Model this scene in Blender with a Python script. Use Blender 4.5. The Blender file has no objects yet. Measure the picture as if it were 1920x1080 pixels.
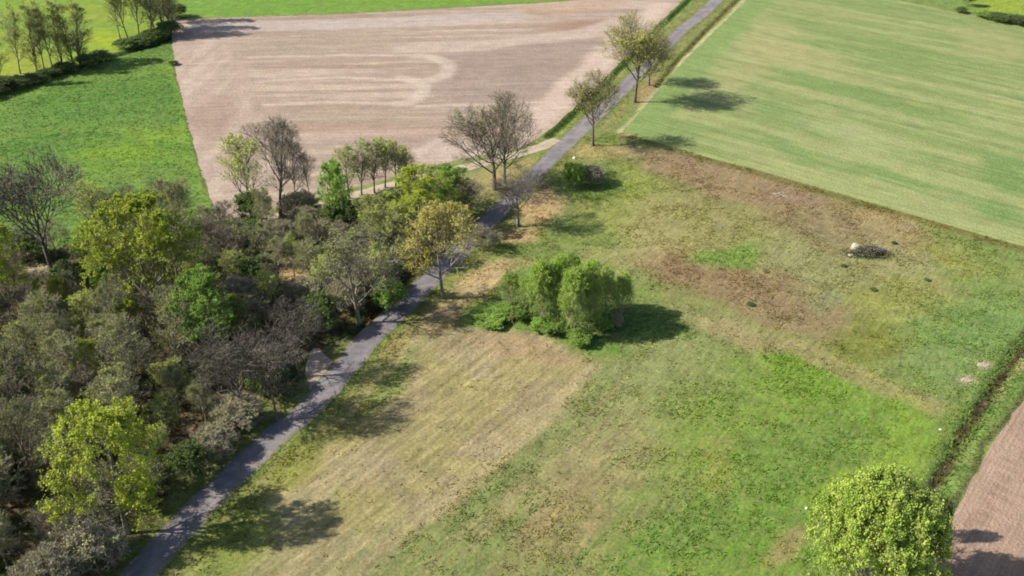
import bpy, math, random
import numpy as np
from mathutils import Vector, Matrix
from mathutils.geometry import delaunay_2d_cdt

S = bpy.context.scene
COL = S.collection
R = math.radians

# ------------------------------------------------------------------ camera
CAM_H = 70.0
PITCH = 30.5                     # degrees below the horizon
FPX = 1885.0                     # focal length in photo pixels (1920 wide)
cam_d = bpy.data.cameras.new('camera')
cam_d.sensor_width = 36.0
cam_d.lens = FPX / 1920.0 * 36.0
cam_d.clip_end = 9000.0
cam = bpy.data.objects.new('camera', cam_d)
COL.objects.link(cam)
cam.location = (0, 0, CAM_H)
cam.rotation_euler = (R(90 - PITCH), 0, 0)
S.camera = cam

# ------------------------------------------------------------------ light
SUN_EL = 39.0
SH_AZ = 5.0                      # shadows run towards +x, turned this much towards +y
EXPO = 0.98
w = bpy.data.worlds.new('World')
S.world = w
w.use_nodes = True
nt = w.node_tree
bg = nt.nodes['Background']
sky = nt.nodes.new('ShaderNodeTexSky')
sky.sky_type = 'NISHITA'
sky.sun_disc = False
sky.sun_elevation = R(SUN_EL)
sky.sun_rotation = R(270 - SH_AZ)
sky.air_density = 1.0
sky.dust_density = 1.5
nt.links.new(sky.outputs[0], bg.inputs[0])
bg.inputs[1].default_value = 0.088
sd = bpy.data.lights.new('sun', 'SUN')
sd.energy = 4.9
sd.angle = R(0.6)
sd.color = (1.0, 0.945, 0.835)
so = bpy.data.objects.new('sun', sd)
COL.objects.link(so)
ray = Vector((math.cos(R(SH_AZ)) * math.cos(R(SUN_EL)), math.sin(R(SH_AZ)) * math.cos(R(SUN_EL)), -math.sin(R(SUN_EL))))
so.rotation_euler = ray.to_track_quat('-Z', 'Y').to_euler()
so.location = (-60, 60, 120)
S.view_settings.view_transform = 'Standard'
S.view_settings.look = 'None'
S.view_settings.exposure = EXPO
S.view_settings.gamma = 1.0
S.view_settings.use_curve_mapping = False
S.cycles.max_bounces = 6
S.cycles.diffuse_bounces = 3
S.cycles.transmission_bounces = 4
S.cycles.transparent_max_bounces = 4
S.cycles.filter_width = 1.9

# ------------------------------------------------------------------ photo pixel -> ground point
cs, sn = math.cos(R(PITCH)), math.sin(R(PITCH))

def G(px, py):
    u, v = (px - 960.0) / FPX, (py - 540.0) / FPX
    t = CAM_H / (sn + v * cs)
    return np.array((u * t, (cs - v * sn) * t))

def scale_at(px, py):            # metres per photo pixel, across
    v = (py - 540.0) / FPX
    return CAM_H / (sn + v * cs) / FPX

def height_for(px, py, ty):      # height of a thing based at px,py whose top shows at row ty
    y = G(px, py)[1]
    v = (ty - 540.0) / FPX
    return CAM_H - y * (sn + v * cs) / (cs - v * sn)

# ------------------------------------------------------------------ numpy noise
rng = np.random.default_rng(7)
TAB = rng.random((256, 256))

def norm(a):
    return a / np.maximum(np.linalg.norm(a, axis=-1, keepdims=True), 1e-9)

def vnoise(x, y):
    xi, yi = np.floor(x).astype(int), np.floor(y).astype(int)
    fx, fy = x - xi, y - yi
    fx, fy = fx * fx * (3 - 2 * fx), fy * fy * (3 - 2 * fy)
    a, b = TAB[xi & 255, yi & 255], TAB[(xi + 1) & 255, yi & 255]
    c, d = TAB[xi & 255, (yi + 1) & 255], TAB[(xi + 1) & 255, (yi + 1) & 255]
    return (a * (1 - fx) + b * fx) * (1 - fy) + (c * (1 - fx) + d * fx) * fy

def fbm(x, y, sc, octv=4, seed=0.0):
    o, amp, tot = 0, 1.0, 0.0
    for k in range(octv):
        o = o + amp * vnoise(x / sc * 2 ** k + 17.3 * seed + 5.1 * k, y / sc * 2 ** k + 9.7 * seed + 3.3 * k)
        tot += amp
        amp *= 0.55
    return o / tot

def sstep(a, b, x):
    t = np.clip((x - a) / (b - a), 0, 1)
    return t * t * (3 - 2 * t)

def rot(x, y, deg):              # coordinates along / across a direction
    c, s = math.cos(R(deg)), math.sin(R(deg))
    return x * c + y * s, -x * s + y * c

def world_dir(p, q):             # world angle in degrees of the line p->q given in photo pixels
    a, b = G(*p), G(*q)
    return math.degrees(math.atan2(b[1] - a[1], b[0] - a[0]))

def pdist(x, y, pts):            # distance to a polyline in world metres
    d = np.full(x.shape, 1e9)
    for (x0, y0), (x1, y1) in zip(pts[:-1], pts[1:]):
        dx, dy = x1 - x0, y1 - y0
        t = np.clip(((x - x0) * dx + (y - y0) * dy) / (dx * dx + dy * dy), 0, 1)
        d = np.minimum(d, np.hypot(x - x0 - t * dx, y - y0 - t * dy))
    return d

def inside(x, y, poly):
    r = np.zeros(x.shape, bool)
    n = len(poly)
    for i in range(n):
        (x0, y0), (x1, y1) = poly[i], poly[(i + 1) % n]
        if y0 == y1:
            continue
        c = ((y0 > y) != (y1 > y)) & (x < (x1 - x0) * (y - y0) / (y1 - y0) + x0)
        r ^= c
    return r

def poly_w(x, y, poly, soft):    # 1 inside, soft edge in metres
    d = pdist(x, y, list(poly) + [poly[0]])
    sd_ = np.where(inside(x, y, poly), d, -d)
    return sstep(-soft, soft, sd_)

def W(pts):
    return [tuple(G(*p)) for p in pts]

def smooth_line(pts, step=1.0):  # Catmull-Rom through world points
    pts = [np.array(p) for p in pts]
    P = [2 * pts[0] - pts[1]] + pts + [2 * pts[-1] - pts[-2]]
    out = []
    for i in range(1, len(P) - 2):
        n = max(2, int(np.linalg.norm(P[i + 1] - P[i]) / step))
        for k in range(n):
            t = k / n
            out.append(0.5 * ((2 * P[i]) + (-P[i - 1] + P[i + 1]) * t + (2 * P[i - 1] - 5 * P[i] + 4 * P[i + 1] - P[i + 2]) * t * t
                              + (-P[i - 1] + 3 * P[i] - 3 * P[i + 1] + P[i + 2]) * t ** 3))
    out.append(P[-2])
    return out

# ------------------------------------------------------------------ object helpers
def tag(o, label=None, cat=None, group=None, kind=None):
    if label: o['label'] = label
    if cat: o['category'] = cat
    if group: o['group'] = group
    if kind: o['kind'] = kind
    return o

def make_mesh(name, V, F, mats=(), midx=None, col=None, smooth=False):
    """F: (n,3) or (n,4) int array"""
    me = bpy.data.meshes.new(name)
    V = np.asarray(V, np.float32); F = np.asarray(F, np.int32)
    n, k = F.shape
    me.vertices.add(len(V)); me.vertices.foreach_set('co', V.ravel())
    me.loops.add(n * k); me.loops.foreach_set('vertex_index', F.ravel())
    me.polygons.add(n)
    me.polygons.foreach_set('loop_start', np.arange(0, n * k, k, dtype=np.int32))
    if midx is not None:
        me.polygons.foreach_set('material_index', np.asarray(midx, np.int32))
    me.polygons.foreach_set('use_smooth', np.full(n, smooth))
    me.update(calc_edges=True)
    if col is not None:
        a = me.color_attributes.new('col', 'FLOAT_COLOR', 'POINT')
        c4 = np.ones((len(V), 4), np.float32); c4[:, :3] = col
        a.data.foreach_set('color', c4.ravel())
    for m in mats: me.materials.append(m)
    return me

def obj(name, me, parent=None):
    o = bpy.data.objects.new(name, me)
    COL.objects.link(o)
    if parent: o.parent = parent
    return o

def alb(c, k=0.47):              # sunlit look (sRGB 0..255) -> surface albedo
    c = np.asarray(c, float) / 255.0
    lin = np.where(c <= 0.04045, c / 12.92, ((c + 0.055) / 1.055) ** 2.4)
    return np.clip(lin * k, 0, 0.8)

# ------------------------------------------------------------------ materials
def nodes(name):
    m = bpy.data.materials.new(name)
    m.use_nodes = True
    n = m.node_tree.nodes; l = m.node_tree.links
    b = n['Principled BSDF']
    b.inputs['Roughness'].default_value = 0.9
    b.inputs['Specular IOR Level'].default_value = 0.15
    return m, n, l, b

def ramp(n, l, src, p0, p1, c0, c1):
    r = n.new('ShaderNodeMapRange')
    r.inputs[1].default_value = p0; r.inputs[2].default_value = p1
    r.inputs[3].default_value = c0; r.inputs[4].default_value = c1
    l.new(src, r.inputs[0])
    return r.outputs[0]

def noise(n, l, vec, scale, detail=4, rough=0.55):
    t = n.new('ShaderNodeTexNoise')
    t.inputs['Scale'].default_value = scale
    t.inputs['Detail'].default_value = detail
    t.inputs['Roughness'].default_value = rough
    l.new(vec, t.inputs['Vector'])
    return t

def field_mat(name, ang, stretch, fine=3.0, coarse=0.35, c_f=0.35, c_c=0.2, c_s=0.2, hue=(0, 0, 0), hue_amt=0.0, bump=0.3, bump_scale=3.0, streak=1.2, rows=0.0, row_scale=1.3, row_bump=0.0):
    """vertex colour x isotropic noise x noise stretched along the direction it was worked in"""
    m, n, l, b = nodes(name)
    a = n.new('ShaderNodeAttribute'); a.attribute_name = 'col'
    tc = n.new('ShaderNodeTexCoord')
    base = tc.outputs['Object']
    mp = n.new('ShaderNodeMapping'); mp.vector_type = 'POINT'
    rt = n.new('ShaderNodeVectorRotate'); rt.rotation_type = 'Z_AXIS'; rt.inputs['Angle'].default_value = R(-ang)
    l.new(base, rt.inputs['Vector'])
    mp.inputs['Scale'].default_value = (1.0 / stretch, 1, 1)
    l.new(rt.outputs[0], mp.inputs['Vector'])
    nf = noise(n, l, base, fine, 5, 0.65)
    nc = noise(n, l, base, coarse, 5, 0.6)
    ns = noise(n, l, mp.outputs[0], streak, 5, 0.62)
    def mul(x, y):
        q = n.new('ShaderNodeMath'); q.operation = 'MULTIPLY'; l.new(x, q.inputs[0]); l.new(y, q.inputs[1]); return q.outputs[0]
    f = ramp(n, l, nf.outputs[0], 0.25, 0.75, 1 - c_f, 1 + c_f)
    c = ramp(n, l, nc.outputs[0], 0.25, 0.75, 1 - c_c, 1 + c_c)
    s = ramp(n, l, ns.outputs[0], 0.25, 0.75, 1 - c_s, 1 + c_s)
    fac = mul(mul(f, c), s)
    if rows:
        wv = n.new('ShaderNodeTexWave'); wv.wave_type = 'BANDS'; wv.bands_direction = 'Y'
        wv.inputs['Scale'].default_value = row_scale; wv.inputs['Distortion'].default_value = 1.6
        wv.inputs['Detail'].default_value = 3; wv.inputs['Detail Scale'].default_value = 1.2
        l.new(rt.outputs[0], wv.inputs['Vector'])
        fac = mul(fac, ramp(n, l, wv.outputs['Fac'], 0, 1, 1 - rows, 1 + rows))
    v = n.new('ShaderNodeVectorMath'); v.operation = 'SCALE'
    src = a.outputs['Color']
    if hue_amt:
        nh = noise(n, l, base, fine * 0.45, 4, 0.7)
        mx = n.new('ShaderNodeMix'); mx.data_type = 'RGBA'
        l.new(ramp(n, l, nh.outputs[0], 0.45, 0.72, 0, hue_amt), mx.inputs[0])
        l.new(src, mx.inputs[6]); mx.inputs[7].default_value = (*alb(hue), 1)
        src = mx.outputs[2]
    l.new(src, v.inputs[0]); l.new(fac, v.inputs['Scale'])
    l.new(v.outputs[0], b.inputs['Base Color'])
    nb = noise(n, l, base, bump_scale, 4, 0.6)
    bp = n.new('ShaderNodeBump'); bp.inputs['Strength'].default_value = bump; bp.inputs['Distance'].default_value = 0.25
    hsrc = nb.outputs[0]
    if row_bump:
        ad = n.new('ShaderNodeMath'); ad.operation = 'MULTIPLY_ADD'
        l.new(ns.outputs[0], ad.inputs[0]); ad.inputs[1].default_value = row_bump; l.new(nb.outputs[0], ad.inputs[2])
        hsrc = ad.outputs[0]
    l.new(hsrc, bp.inputs['Height']); l.new(bp.outputs[0], b.inputs['Normal'])
    return m

def bark_mat(name, c0, c1):
    m, n, l, b = nodes(name)
    tc = n.new('ShaderNodeTexCoord')
    mp = n.new('ShaderNodeMapping'); mp.inputs['Scale'].default_value = (3, 3, 0.6)
    l.new(tc.outputs['Object'], mp.inputs[0])
    t = noise(n, l, mp.outputs[0], 2.0, 5)
    mx = n.new('ShaderNodeMix'); mx.data_type = 'RGBA'
    l.new(ramp(n, l, t.outputs[0], 0.3, 0.7, 0, 1), mx.inputs[0])
    mx.inputs[6].default_value = (*c0, 1); mx.inputs[7].default_value = (*c1, 1)
    l.new(mx.outputs[2], b.inputs['Base Color'])
    bp = n.new('ShaderNodeBump'); bp.inputs['Strength'].default_value = 0.4; bp.inputs['Distance'].default_value = 0.04
    l.new(t.outputs[0], bp.inputs['Height']); l.new(bp.outputs[0], b.inputs['Normal'])
    return m

def leaf_mat(name, ca, cb, transl=0.35, obj_var=0.25):
    """two leaf colours: per leaf, per clump and per tree variation"""
    m, n, l, b = nodes(name)
    geo = n.new('ShaderNodeNewGeometry'); oi = n.new('ShaderNodeObjectInfo'); tc = n.new('ShaderNodeTexCoord')
    t = noise(n, l, tc.outputs['Object'], 0.55, 3)
    ad = n.new('ShaderNodeMath'); ad.operation = 'MULTIPLY_ADD'
    l.new(geo.outputs['Random Per Island'], ad.inputs[0]); ad.inputs[1].default_value = 0.5
    l.new(ramp(n, l, t.outputs[0], 0.3, 0.7, -0.1, 0.65), ad.inputs[2])
    mx = n.new('ShaderNodeMix'); mx.data_type = 'RGBA'; mx.clamp_factor = True
    l.new(ad.outputs[0], mx.inputs[0])
    mx.inputs[6].default_value = (*ca, 1); mx.inputs[7].default_value = (*cb, 1)
    v = n.new('ShaderNodeVectorMath'); v.operation = 'SCALE'
    l.new(mx.outputs[2], v.inputs[0]); l.new(ramp(n, l, oi.outputs['Random'], 0, 1, 1 - obj_var, 1 + obj_var), v.inputs['Scale'])
    l.new(v.outputs[0], b.inputs['Base Color'])
    b.inputs['Roughness'].default_value = 0.6
    b.inputs['Specular IOR Level'].default_value = 0.1
    tr = n.new('ShaderNodeBsdfTranslucent'); l.new(v.outputs[0], tr.inputs['Color'])
    ms = n.new('ShaderNodeMixShader'); ms.inputs[0].default_value = transl
    l.new(b.outputs[0], ms.inputs[1]); l.new(tr.outputs[0], ms.inputs[2])
    l.new(ms.outputs[0], n['Material Output'].inputs[0])
    return m

def tuft_mat(name):
    m, n, l, b = nodes(name)
    a = n.new('ShaderNodeAttribute'); a.attribute_name = 'col'
    l.new(a.outputs['Color'], b.inputs['Base Color'])
    tr = n.new('ShaderNodeBsdfTranslucent'); l.new(a.outputs['Color'], tr.inputs['Color'])
    ms = n.new('ShaderNodeMixShader'); ms.inputs[0].default_value = 0.45
    l.new(b.outputs[0], ms.inputs[1]); l.new(tr.outputs[0], ms.inputs[2])
    l.new(ms.outputs[0], n['Material Output'].inputs[0])
    return m

# ------------------------------------------------------------------ outlines (photo pixels, turned into ground points)
ROAD_PX = [(1420, -75), (1318, 25), (1278, 57), (1163, 172), (1053, 277), (1003, 327), (918, 412), (865, 468), (804, 525), (770, 562), (695, 632), (655, 680), (583, 763),
           (517, 817), (450, 880), (377, 950), (283, 1053), (190, 1160), (60, 1320)]
ROAD = smooth_line(W(ROAD_PX), 1.2)
ROADc = [tuple(p) for p in ROAD[::3]]
TRACK = smooth_line(W([(1046, 262), (1010, 277), (960, 292), (900, 308), (840, 320), (760, 340), (680, 362), (600, 385), (540, 399), (470, 416), (400, 440)]), 1.2)
DITCH_R = W([(2060, 450), (1920, 645), (1862, 730), (1800, 832), (1745, 930), (1690, 1030), (1600, 1180), (1500, 1330)])
DITCH_FIELD = W([(1370, -75), (1288, 5), (1232, 58), (1180, 112), (1110, 183), (1062, 228), (1030, 256)])
DITCH_WHEAT = W([(1460, -80), (1383, 0), (1330, 52), (1272, 112), (1232, 162)])
DITCH_WOOD = W([(872, 380), (845, 408), (770, 508), (720, 560), (668, 622)])
DITCH_HEDGE = W([(-200, 205), (-40, 178), (90, 145), (200, 108), (290, 84), (325, 68), (345, 30)])
FIELD_BROWN_PX = [(322, 66), (330, 36), (640, 27), (900, 12), (1060, 3), (1180, -12), (1300, -28), (1278, 2), (1222, 56), (1168, 112), (1100, 180), (1040, 235), (1004, 262),
                  (975, 276), (930, 288), (850, 302), (760, 326), (700, 343), (600, 368), (520, 388), (440, 408), (404, 408), (396, 380), (370, 295), (345, 200), (327, 125)]
FIELD_WHEAT_PX = [(1402, -2), (1440, -45), (1560, -30), (1650, -8), (1780, 21), (1920, 47), (2100, 88), (2500, 200), (2700, 420), (2300, 545), (2080, 505), (1920, 462), (1750, 414), (1600, 371), (1450, 327),
                  (1320, 292), (1235, 268), (1168, 246), (1205, 205), (1262, 135), (1330, 68)]
FIELD_RIGHT_PX = [(1925, 738), (1850, 845), (1782, 975), (1725, 1090), (1640, 1280), (2300, 1280), (2600, 700), (2200, 420)]
LAYBY_PX = [(578, 662), (588, 652), (602, 652), (610, 668), (640, 690), (610, 722), (585, 735), (574, 700)]
ROWDIR = world_dir((1110, 690), (800, 960))
WDIR = world_dir((1320, 290), (1750, 413))
HDIR = world_dir((480, 150), (900, 140))
RDIR = world_dir((1920, 740), (1780, 975))

def ell(x, y, px, py, rx, ry, ang=0, soft=0.45):
    c = G(px, py)
    a = R(ang)
    u = G(px + rx * math.cos(a), py + rx * math.sin(a)) - c
    v = G(px - ry * math.sin(a), py + ry * math.cos(a)) - c
    det = u[0] * v[1] - u[1] * v[0]
    dx, dy = x - c[0], y - c[1]
    p = (dx * v[1] - dy * v[0]) / det
    q = (-dx * u[1] + dy * u[0]) / det
    return 1 - sstep(1 - soft, 1 + soft, np.hypot(p, q))

def lay(C, wgt, c, a=1.0):
    k = np.clip(wgt * a, 0, 1)[:, None]
    C *= (1 - k); C += k * np.array(c, float)

WOOD = W([(-400, 470), (60, 450), (200, 420), (420, 428), (560, 402), (690, 372), (790, 350), (872, 350), (880, 385), (815, 470), (770, 515), (715, 575), (665, 625), (600, 650), (560, 720),
          (470, 800), (350, 900), (250, 1000), (190, 1075), (60, 1240), (-700, 1500)])
PAST = W([(-500, 260), (-40, 180), (90, 148), (200, 110), (300, 82), (322, 70), (330, 125), (348, 200), (372, 295), (398, 385), (405, 430), (250, 450), (0, 470), (-400, 480)])

def ground_col(x, y):
    """sunlit colour of the ground cover at world points (sRGB 0..255)"""
    n1 = fbm(x, y, 9.0, 5, 1); n2 = fbm(x, y, 9.0, 5, 2); n3 = fbm(x, y, 2.5, 4, 3); n4 = fbm(x, y, 28.0, 4, 4)
    X, Y = x + (n1 - .5) * 9 + (n3 - .5) * 1.5, y + (n2 - .5) * 12 + (n3 - .5) * 1.5
    Xs, Ys = x + (n1 - .5) * 1.6, y + (n2 - .5) * 1.6
    C = np.zeros((len(x), 3)) + np.array((138, 150, 86.))
    # far and off-frame country: greens with big patches
    lay(C, sstep(.42, .6, n4), (122, 146, 70), .8)
    # upper meadow, dry mottled
    lay(C, ell(X, Y, 1480, 460, 420, 170, 18), (152, 148, 92), .9)
    for (px, py, rx, ry, an, c, a) in [
        (1250, 300, 100, 26, 8, (166, 140, 108), .8), (1360, 335, 150, 30, 18, (158, 134, 104), .85), (1520, 395, 170, 34, 20, (158, 138, 100), .8),
        (1660, 432, 90, 22, 22, (170, 148, 104), .8), (1480, 375, 60, 20, 18, (150, 125, 104), .6), (1560, 440, 90, 35, 10, (148, 136, 100), .7),
        (1260, 500, 85, 40, 15, (156, 126, 98), .85), (1400, 540, 180, 34, 14, (150, 126, 94), .85), (1470, 590, 150, 30, 20, (152, 132, 98), .7),
        (1380, 620, 130, 26, 22, (172, 154, 116), .7), (1250, 420, 120, 50, 5, (170, 164, 106), .75), (1180, 460, 70, 60, 0, (172, 164, 110), .6),
        (1330, 420, 130, 40, 8, (156, 154, 96), .6), (1500, 500, 110, 40, 10, (156, 158, 108), .6), (1700, 490, 110, 40, 18, (162, 158, 112), .7),
        (1365, 478, 62, 24, -4, (122, 154, 66), .95), (1640, 645, 95, 38, 5, (124, 132, 56), .9), (1720, 585, 130, 60, 20, (148, 158, 80), .7),
        (1620, 570, 60, 26, 10, (152, 158, 78), .6), (1530, 560, 50, 20, 0, (146, 152, 106), .7),
        (1850, 520, 80, 60, 20, (138, 156, 80), .7), (1860, 640, 110, 110, -40, (116, 150, 78), .9), (1800, 480, 70, 24, 20, (160, 160, 84), .6),
        (1780, 700, 90, 45, -30, (130, 152, 86), .7), (1175, 350, 70, 40, 0, (150, 164, 78), .85), (1140, 400, 60, 40, 0, (146, 158, 76), .6)]:
        lay(C, ell(X, Y, px, py, rx, ry, an), c, a)
    # broad band below the clump
    lay(C, ell(X, Y, 1230, 740, 200, 130, -30), (148, 154, 98), .85)
    # lush lower right
    lay(C, poly_w(X, Y, W([(1420, 640), (1560, 660), (1720, 762), (1800, 790), (1740, 930), (1600, 1200), (1050, 1200), (1130, 1020), (1230, 860), (1330, 730)]), 7), (122, 150, 62), .95)
    for (px, py, rx, ry, an, c, a) in [
        (1560, 740, 190, 50, 20, (122, 156, 54), .8), (1500, 830, 120, 60, -30, (112, 144, 62), .7), (1350, 800, 110, 50, -40, (128, 152, 66), .7),
        (1450, 960, 110, 70, -45, (106, 142, 54), .7), (1270, 1000, 130, 60, -40, (112, 144, 62), .8), (1500, 1040, 120, 40, 0, (114, 148, 54), .7),
        (1350, 860, 60, 28, -35, (150, 154, 76), .6), (1680, 830, 70, 60, -50, (128, 160, 52), .7), (1495, 1030, 26, 40, 20, (166, 150, 104), .75),
        (1240, 930, 70, 26, -42, (136, 140, 86), .5), (1600, 900, 90, 30, -5, (146, 172, 60), .7)]:
        lay(C, ell(X, Y, px, py, rx, ry, an), c, a)
    # worked strips running down to the lower left
    al, ac = rot(x, y, ROWDIR)
    st = fbm(al / 9.0, ac, 3.2, 4, 8)
    sw = poly_w(X, Y, W([(1110, 690), (1240, 800), (1120, 1080), (1000, 1300), (300, 1300), (560, 980), (880, 700)]), 5)
    lay(C, sw * sstep(.38, .62, st), (160, 148, 104), .8)
    lay(C, sw * sstep(.5, .36, st), (124, 136, 78), .6)
    lay(C, ell(X, Y, 960, 850, 60, 200, 48), (128, 140, 82), .5)
    lay(C, ell(X, Y, 1060, 985, 40, 170, 44), (158, 142, 98), .6)
    # stubble patch
    stub = W([(775, 650), (845, 614), (960, 606), (1060, 626), (1112, 690), (1030, 775), (905, 880), (800, 965), (690, 1080), (560, 1250), (380, 1250), (440, 1040), (520, 900), (660, 800), (760, 740)])
    sb = poly_w(Xs, Ys, stub, 1.2)
    fade = 1 - 0.5 * ell(X, Y, 560, 1060, 260, 150, -20, .7)
    lay(C, sb * fade, (180, 162, 128), .9)
    lay(C, sb * sstep(.5, .66, fbm(al / 7, ac, 1.3, 4, 9)), (196, 176, 132), .6)
    lay(C, sb * sstep(.52, .38, fbm(al / 8, ac, 1.6, 4, 11)), (142, 132, 94), .45)
    lay(C, sb * sstep(.48, .62, fbm(x, y, 6, 4, 12)), (164, 160, 92), .45)
    C *= (1 + (sb * fade * .05 * np.sin(ac * 2 * math.pi / 1.45 + 6 * fbm(al / 12, ac, 4, 3, 13)))[:, None])
    lay(C, ell(X, Y, 1000, 650, 110, 30, 10), (176, 150, 116), .7)
    edge = W([(1112, 690), (1030, 775), (905, 880), (800, 965)])
    lay(C, 1 - sstep(.5, 1.5, pdist(Xs, Ys, edge)), (200, 180, 140), .5)
    # path line from clump to the ditch
    ln = W([(1330, 604), (1440, 640), (1560, 668), (1720, 758)])
    lay(C, 1 - sstep(1.0, 3.2, pdist(X, Y, ln)), (170, 152, 110), .6)
    lay(C, 1 - sstep(.2, .7, pdist(Xs, Ys, W([(1560, 668), (1640, 704), (1740, 770)]))), (166, 166, 88), .45)
    # shadow line along the wheat field's edge furrow, painted dark olive
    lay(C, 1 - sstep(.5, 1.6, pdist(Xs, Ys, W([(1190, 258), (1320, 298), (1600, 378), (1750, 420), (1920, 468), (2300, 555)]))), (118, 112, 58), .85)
    # road verges
    rd = pdist(x, y, ROADc)
    lay(C, 1 - sstep(3.2, 6.0, rd + (n1 - .5) * 3), (148, 146, 88), .8)
    lay(C, (1 - sstep(2.2, 3.2, rd + (n3 - .5) * 1.2)), (126, 142, 66), .8)
    for (px, py, rx, ry, an, c, a) in [
        (905, 525, 60, 26, -30, (206, 178, 134), .9), (870, 580, 62, 16, -8, (206, 172, 134), .85), (965, 495, 46, 12, -6, (186, 166, 116), .6),
        (820, 600, 50, 28, -40, (186, 160, 124), .75), (1015, 385, 42, 34, -40, (208, 176, 130), .9), (978, 440, 46, 14, -6, (208, 172, 130), .85),
        (740, 650, 40, 16, -45, (180, 160, 110), .6), (905, 340, 45, 26, -20, (186, 168, 116), .7), (965, 318, 50, 18, -20, (180, 162, 110), .6),
        (1125, 285, 60, 14, 0, (186, 164, 112), .7), (1190, 240, 30, 16, -40, (180, 156, 116), .7), (1215, 170, 16, 30, 40, (180, 150, 106), .7),
        (930, 590, 60, 26, 6, (88, 132, 44), .95), (1000, 600, 40, 22, 6, (96, 136, 50), .8), (1100, 640, 80, 18, 16, (104, 142, 56), .8),
        (1180, 600, 120, 30, 6, (104, 138, 60), .8), (1100, 345, 60, 26, 5, (108, 144, 54), .8), (1090, 440, 80, 26, 5, (122, 146, 68), .7),
        (660, 790, 60, 40, -40, (150, 146, 78), .7), (560, 870, 60, 30, -45, (146, 150, 66), .7), (440, 1010, 90, 50, -45, (130, 144, 62), .8)]:
        lay(C, ell(Xs, Ys, px, py, rx, ry, an), c, a)
    lay(C, 1 - sstep(.3, 1.1, pdist(Xs, Ys, W([(1398, 0), (1330, 66), (1258, 138), (1196, 212), (1165, 246)]))), (202, 196, 154), .8)
    lay(C, 1 - sstep(.2, 1.0, pdist(Xs, Ys, W([(640, 790), (720, 700), (800, 610)]))), (196, 178, 134), .6)
    # woodland floor
    wf = poly_w(X, Y, WOOD, 3)
    lay(C, wf, (104, 94, 66), .95)
    lay(C, wf * sstep(.46, .62, n3), (84, 104, 50), .8)
    lay(C, wf * sstep(.55, .7, n1), (128, 112, 84), .7)
    lay(C, ell(Xs, Ys, 545, 502, 42, 26, 35), (206, 176, 132), .95)
    lay(C, ell(Xs, Ys, 75, 508, 30, 14, 0), (206, 190, 160), .9)
    lay(C, ell(Xs, Ys, 290, 660, 60, 20, 0), (140, 118, 92), .7)
    lay(C, ell(Xs, Ys, 380, 790, 40, 20, 0), (140, 118, 92), .6)
    # pasture upper left
    pw = poly_w(Xs, Ys, PAST, .8)
    lay(C, pw, (110, 146, 60), 1)
    lay(C, pw * ell(X, Y, 270, 280, 120, 34, -10), (132, 166, 44), .8)
    lay(C, pw * ell(X, Y, 200, 190, 160, 40, -8), (84, 138, 50), .6)
    lay(C, pw * ell(X, Y, 170, 300, 160, 20, -12), (120, 160, 44), .6)
    lay(C, pw * ell(X, Y, 60, 280, 120, 30, -8), (86, 136, 44), .6)
    lay(C, pw * sstep(.5, .66, fbm(x / 3.5, y, 5, 4, 21)), (130, 168, 60), .5)
    lay(C, pw * sstep(.5, .36, fbm(x / 3.5, y, 4, 4, 22)), (84, 130, 48), .5)
    lay(C, pw * (1 - sstep(.6, 2.2, pdist(Xs, Ys, W([(327, 110), (348, 200), (372, 295), (400, 385)])))), (122, 164, 54), .7)
    lay(C, (1 - sstep(.25, .7, pdist(Xs, Ys, W([(326, 110), (345, 200), (371, 295), (398, 385)])))), (112, 124, 66), .9)
    # beyond the hedge: yellow rape-tinted meadow and green strip at top
    up = W([(-600, 200), (-40, 172), (90, 140), (200, 102), (290, 78), (322, 60), (334, 34), (640, 22), (900, 8), (1060, -2), (1300, -40), (1300, -300), (-1500, -300)])
    uw = poly_w(Xs, Ys, up, .7)
    lay(C, uw, (120, 162, 54), 1)
    ul = uw * ell(X, Y, 100, 60, 260, 130, 0)
    lay(C, ul, (134, 168, 50), .85)
    lay(C, ul * sstep(.45, .62, fbm(x / 2, y, 7, 4, 24)), (152, 172, 52), .7)
    lay(C, uw * ell(X, Y, 40, 120, 70, 30, -15), (172, 176, 50), .6)
    lay(C, uw * ell(X, Y, 205, 75, 45, 20, 0), (170, 186, 26), .7)
    lay(C, uw * ell(X, Y, 470, 12, 160, 20, 0), (112, 160, 56), .7)
    # beyond the wheat field
    fr = W([(1660, -14), (1780, 12), (1920, 38), (2200, 100), (2600, -200), (1500, -240)])
    fw = poly_w(Xs, Ys, fr, .6)
    lay(C, fw, (118, 150, 74), 1)
    lay(C, fw * ell(Xs, Ys, 1900, 5, 90, 30, 8), (152, 174, 52), .95)
    # ditches: bank growth
    lay(C, 1 - sstep(.9, 2.6, pdist(Xs, Ys, DITCH_R)), (116, 140, 72), .8)
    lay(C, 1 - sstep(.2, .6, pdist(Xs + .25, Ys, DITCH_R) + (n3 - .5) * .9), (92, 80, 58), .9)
    off = [(a + 1.3, b) for a, b in DITCH_R]
    lay(C, (1 - sstep(.3, .9, pdist(Xs, Ys, off))) * sstep(.35, .55, n3), (176, 160, 112), .8)
    rb = 1 - sstep(.6, 2.0, pdist(Xs, Ys, W([(1925, 700), (1850, 805), (1770, 950), (1700, 1090)])))
    lay(C, rb, (112, 144, 66), .7)
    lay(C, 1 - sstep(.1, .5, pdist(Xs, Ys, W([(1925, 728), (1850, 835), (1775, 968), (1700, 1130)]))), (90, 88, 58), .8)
    lay(C, 1 - sstep(.7, 1.5, pdist(Xs, Ys, DITCH_FIELD)), (84, 116, 40), .95)
    lay(C, 1 - sstep(.3, 1.0, pdist(Xs, Ys, DITCH_WHEAT)), (122, 124, 60), .9)
    lay(C, 1 - sstep(.3, 1.0, pdist(Xs, Ys, DITCH_WOOD)), (92, 76, 54), .9)
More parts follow.
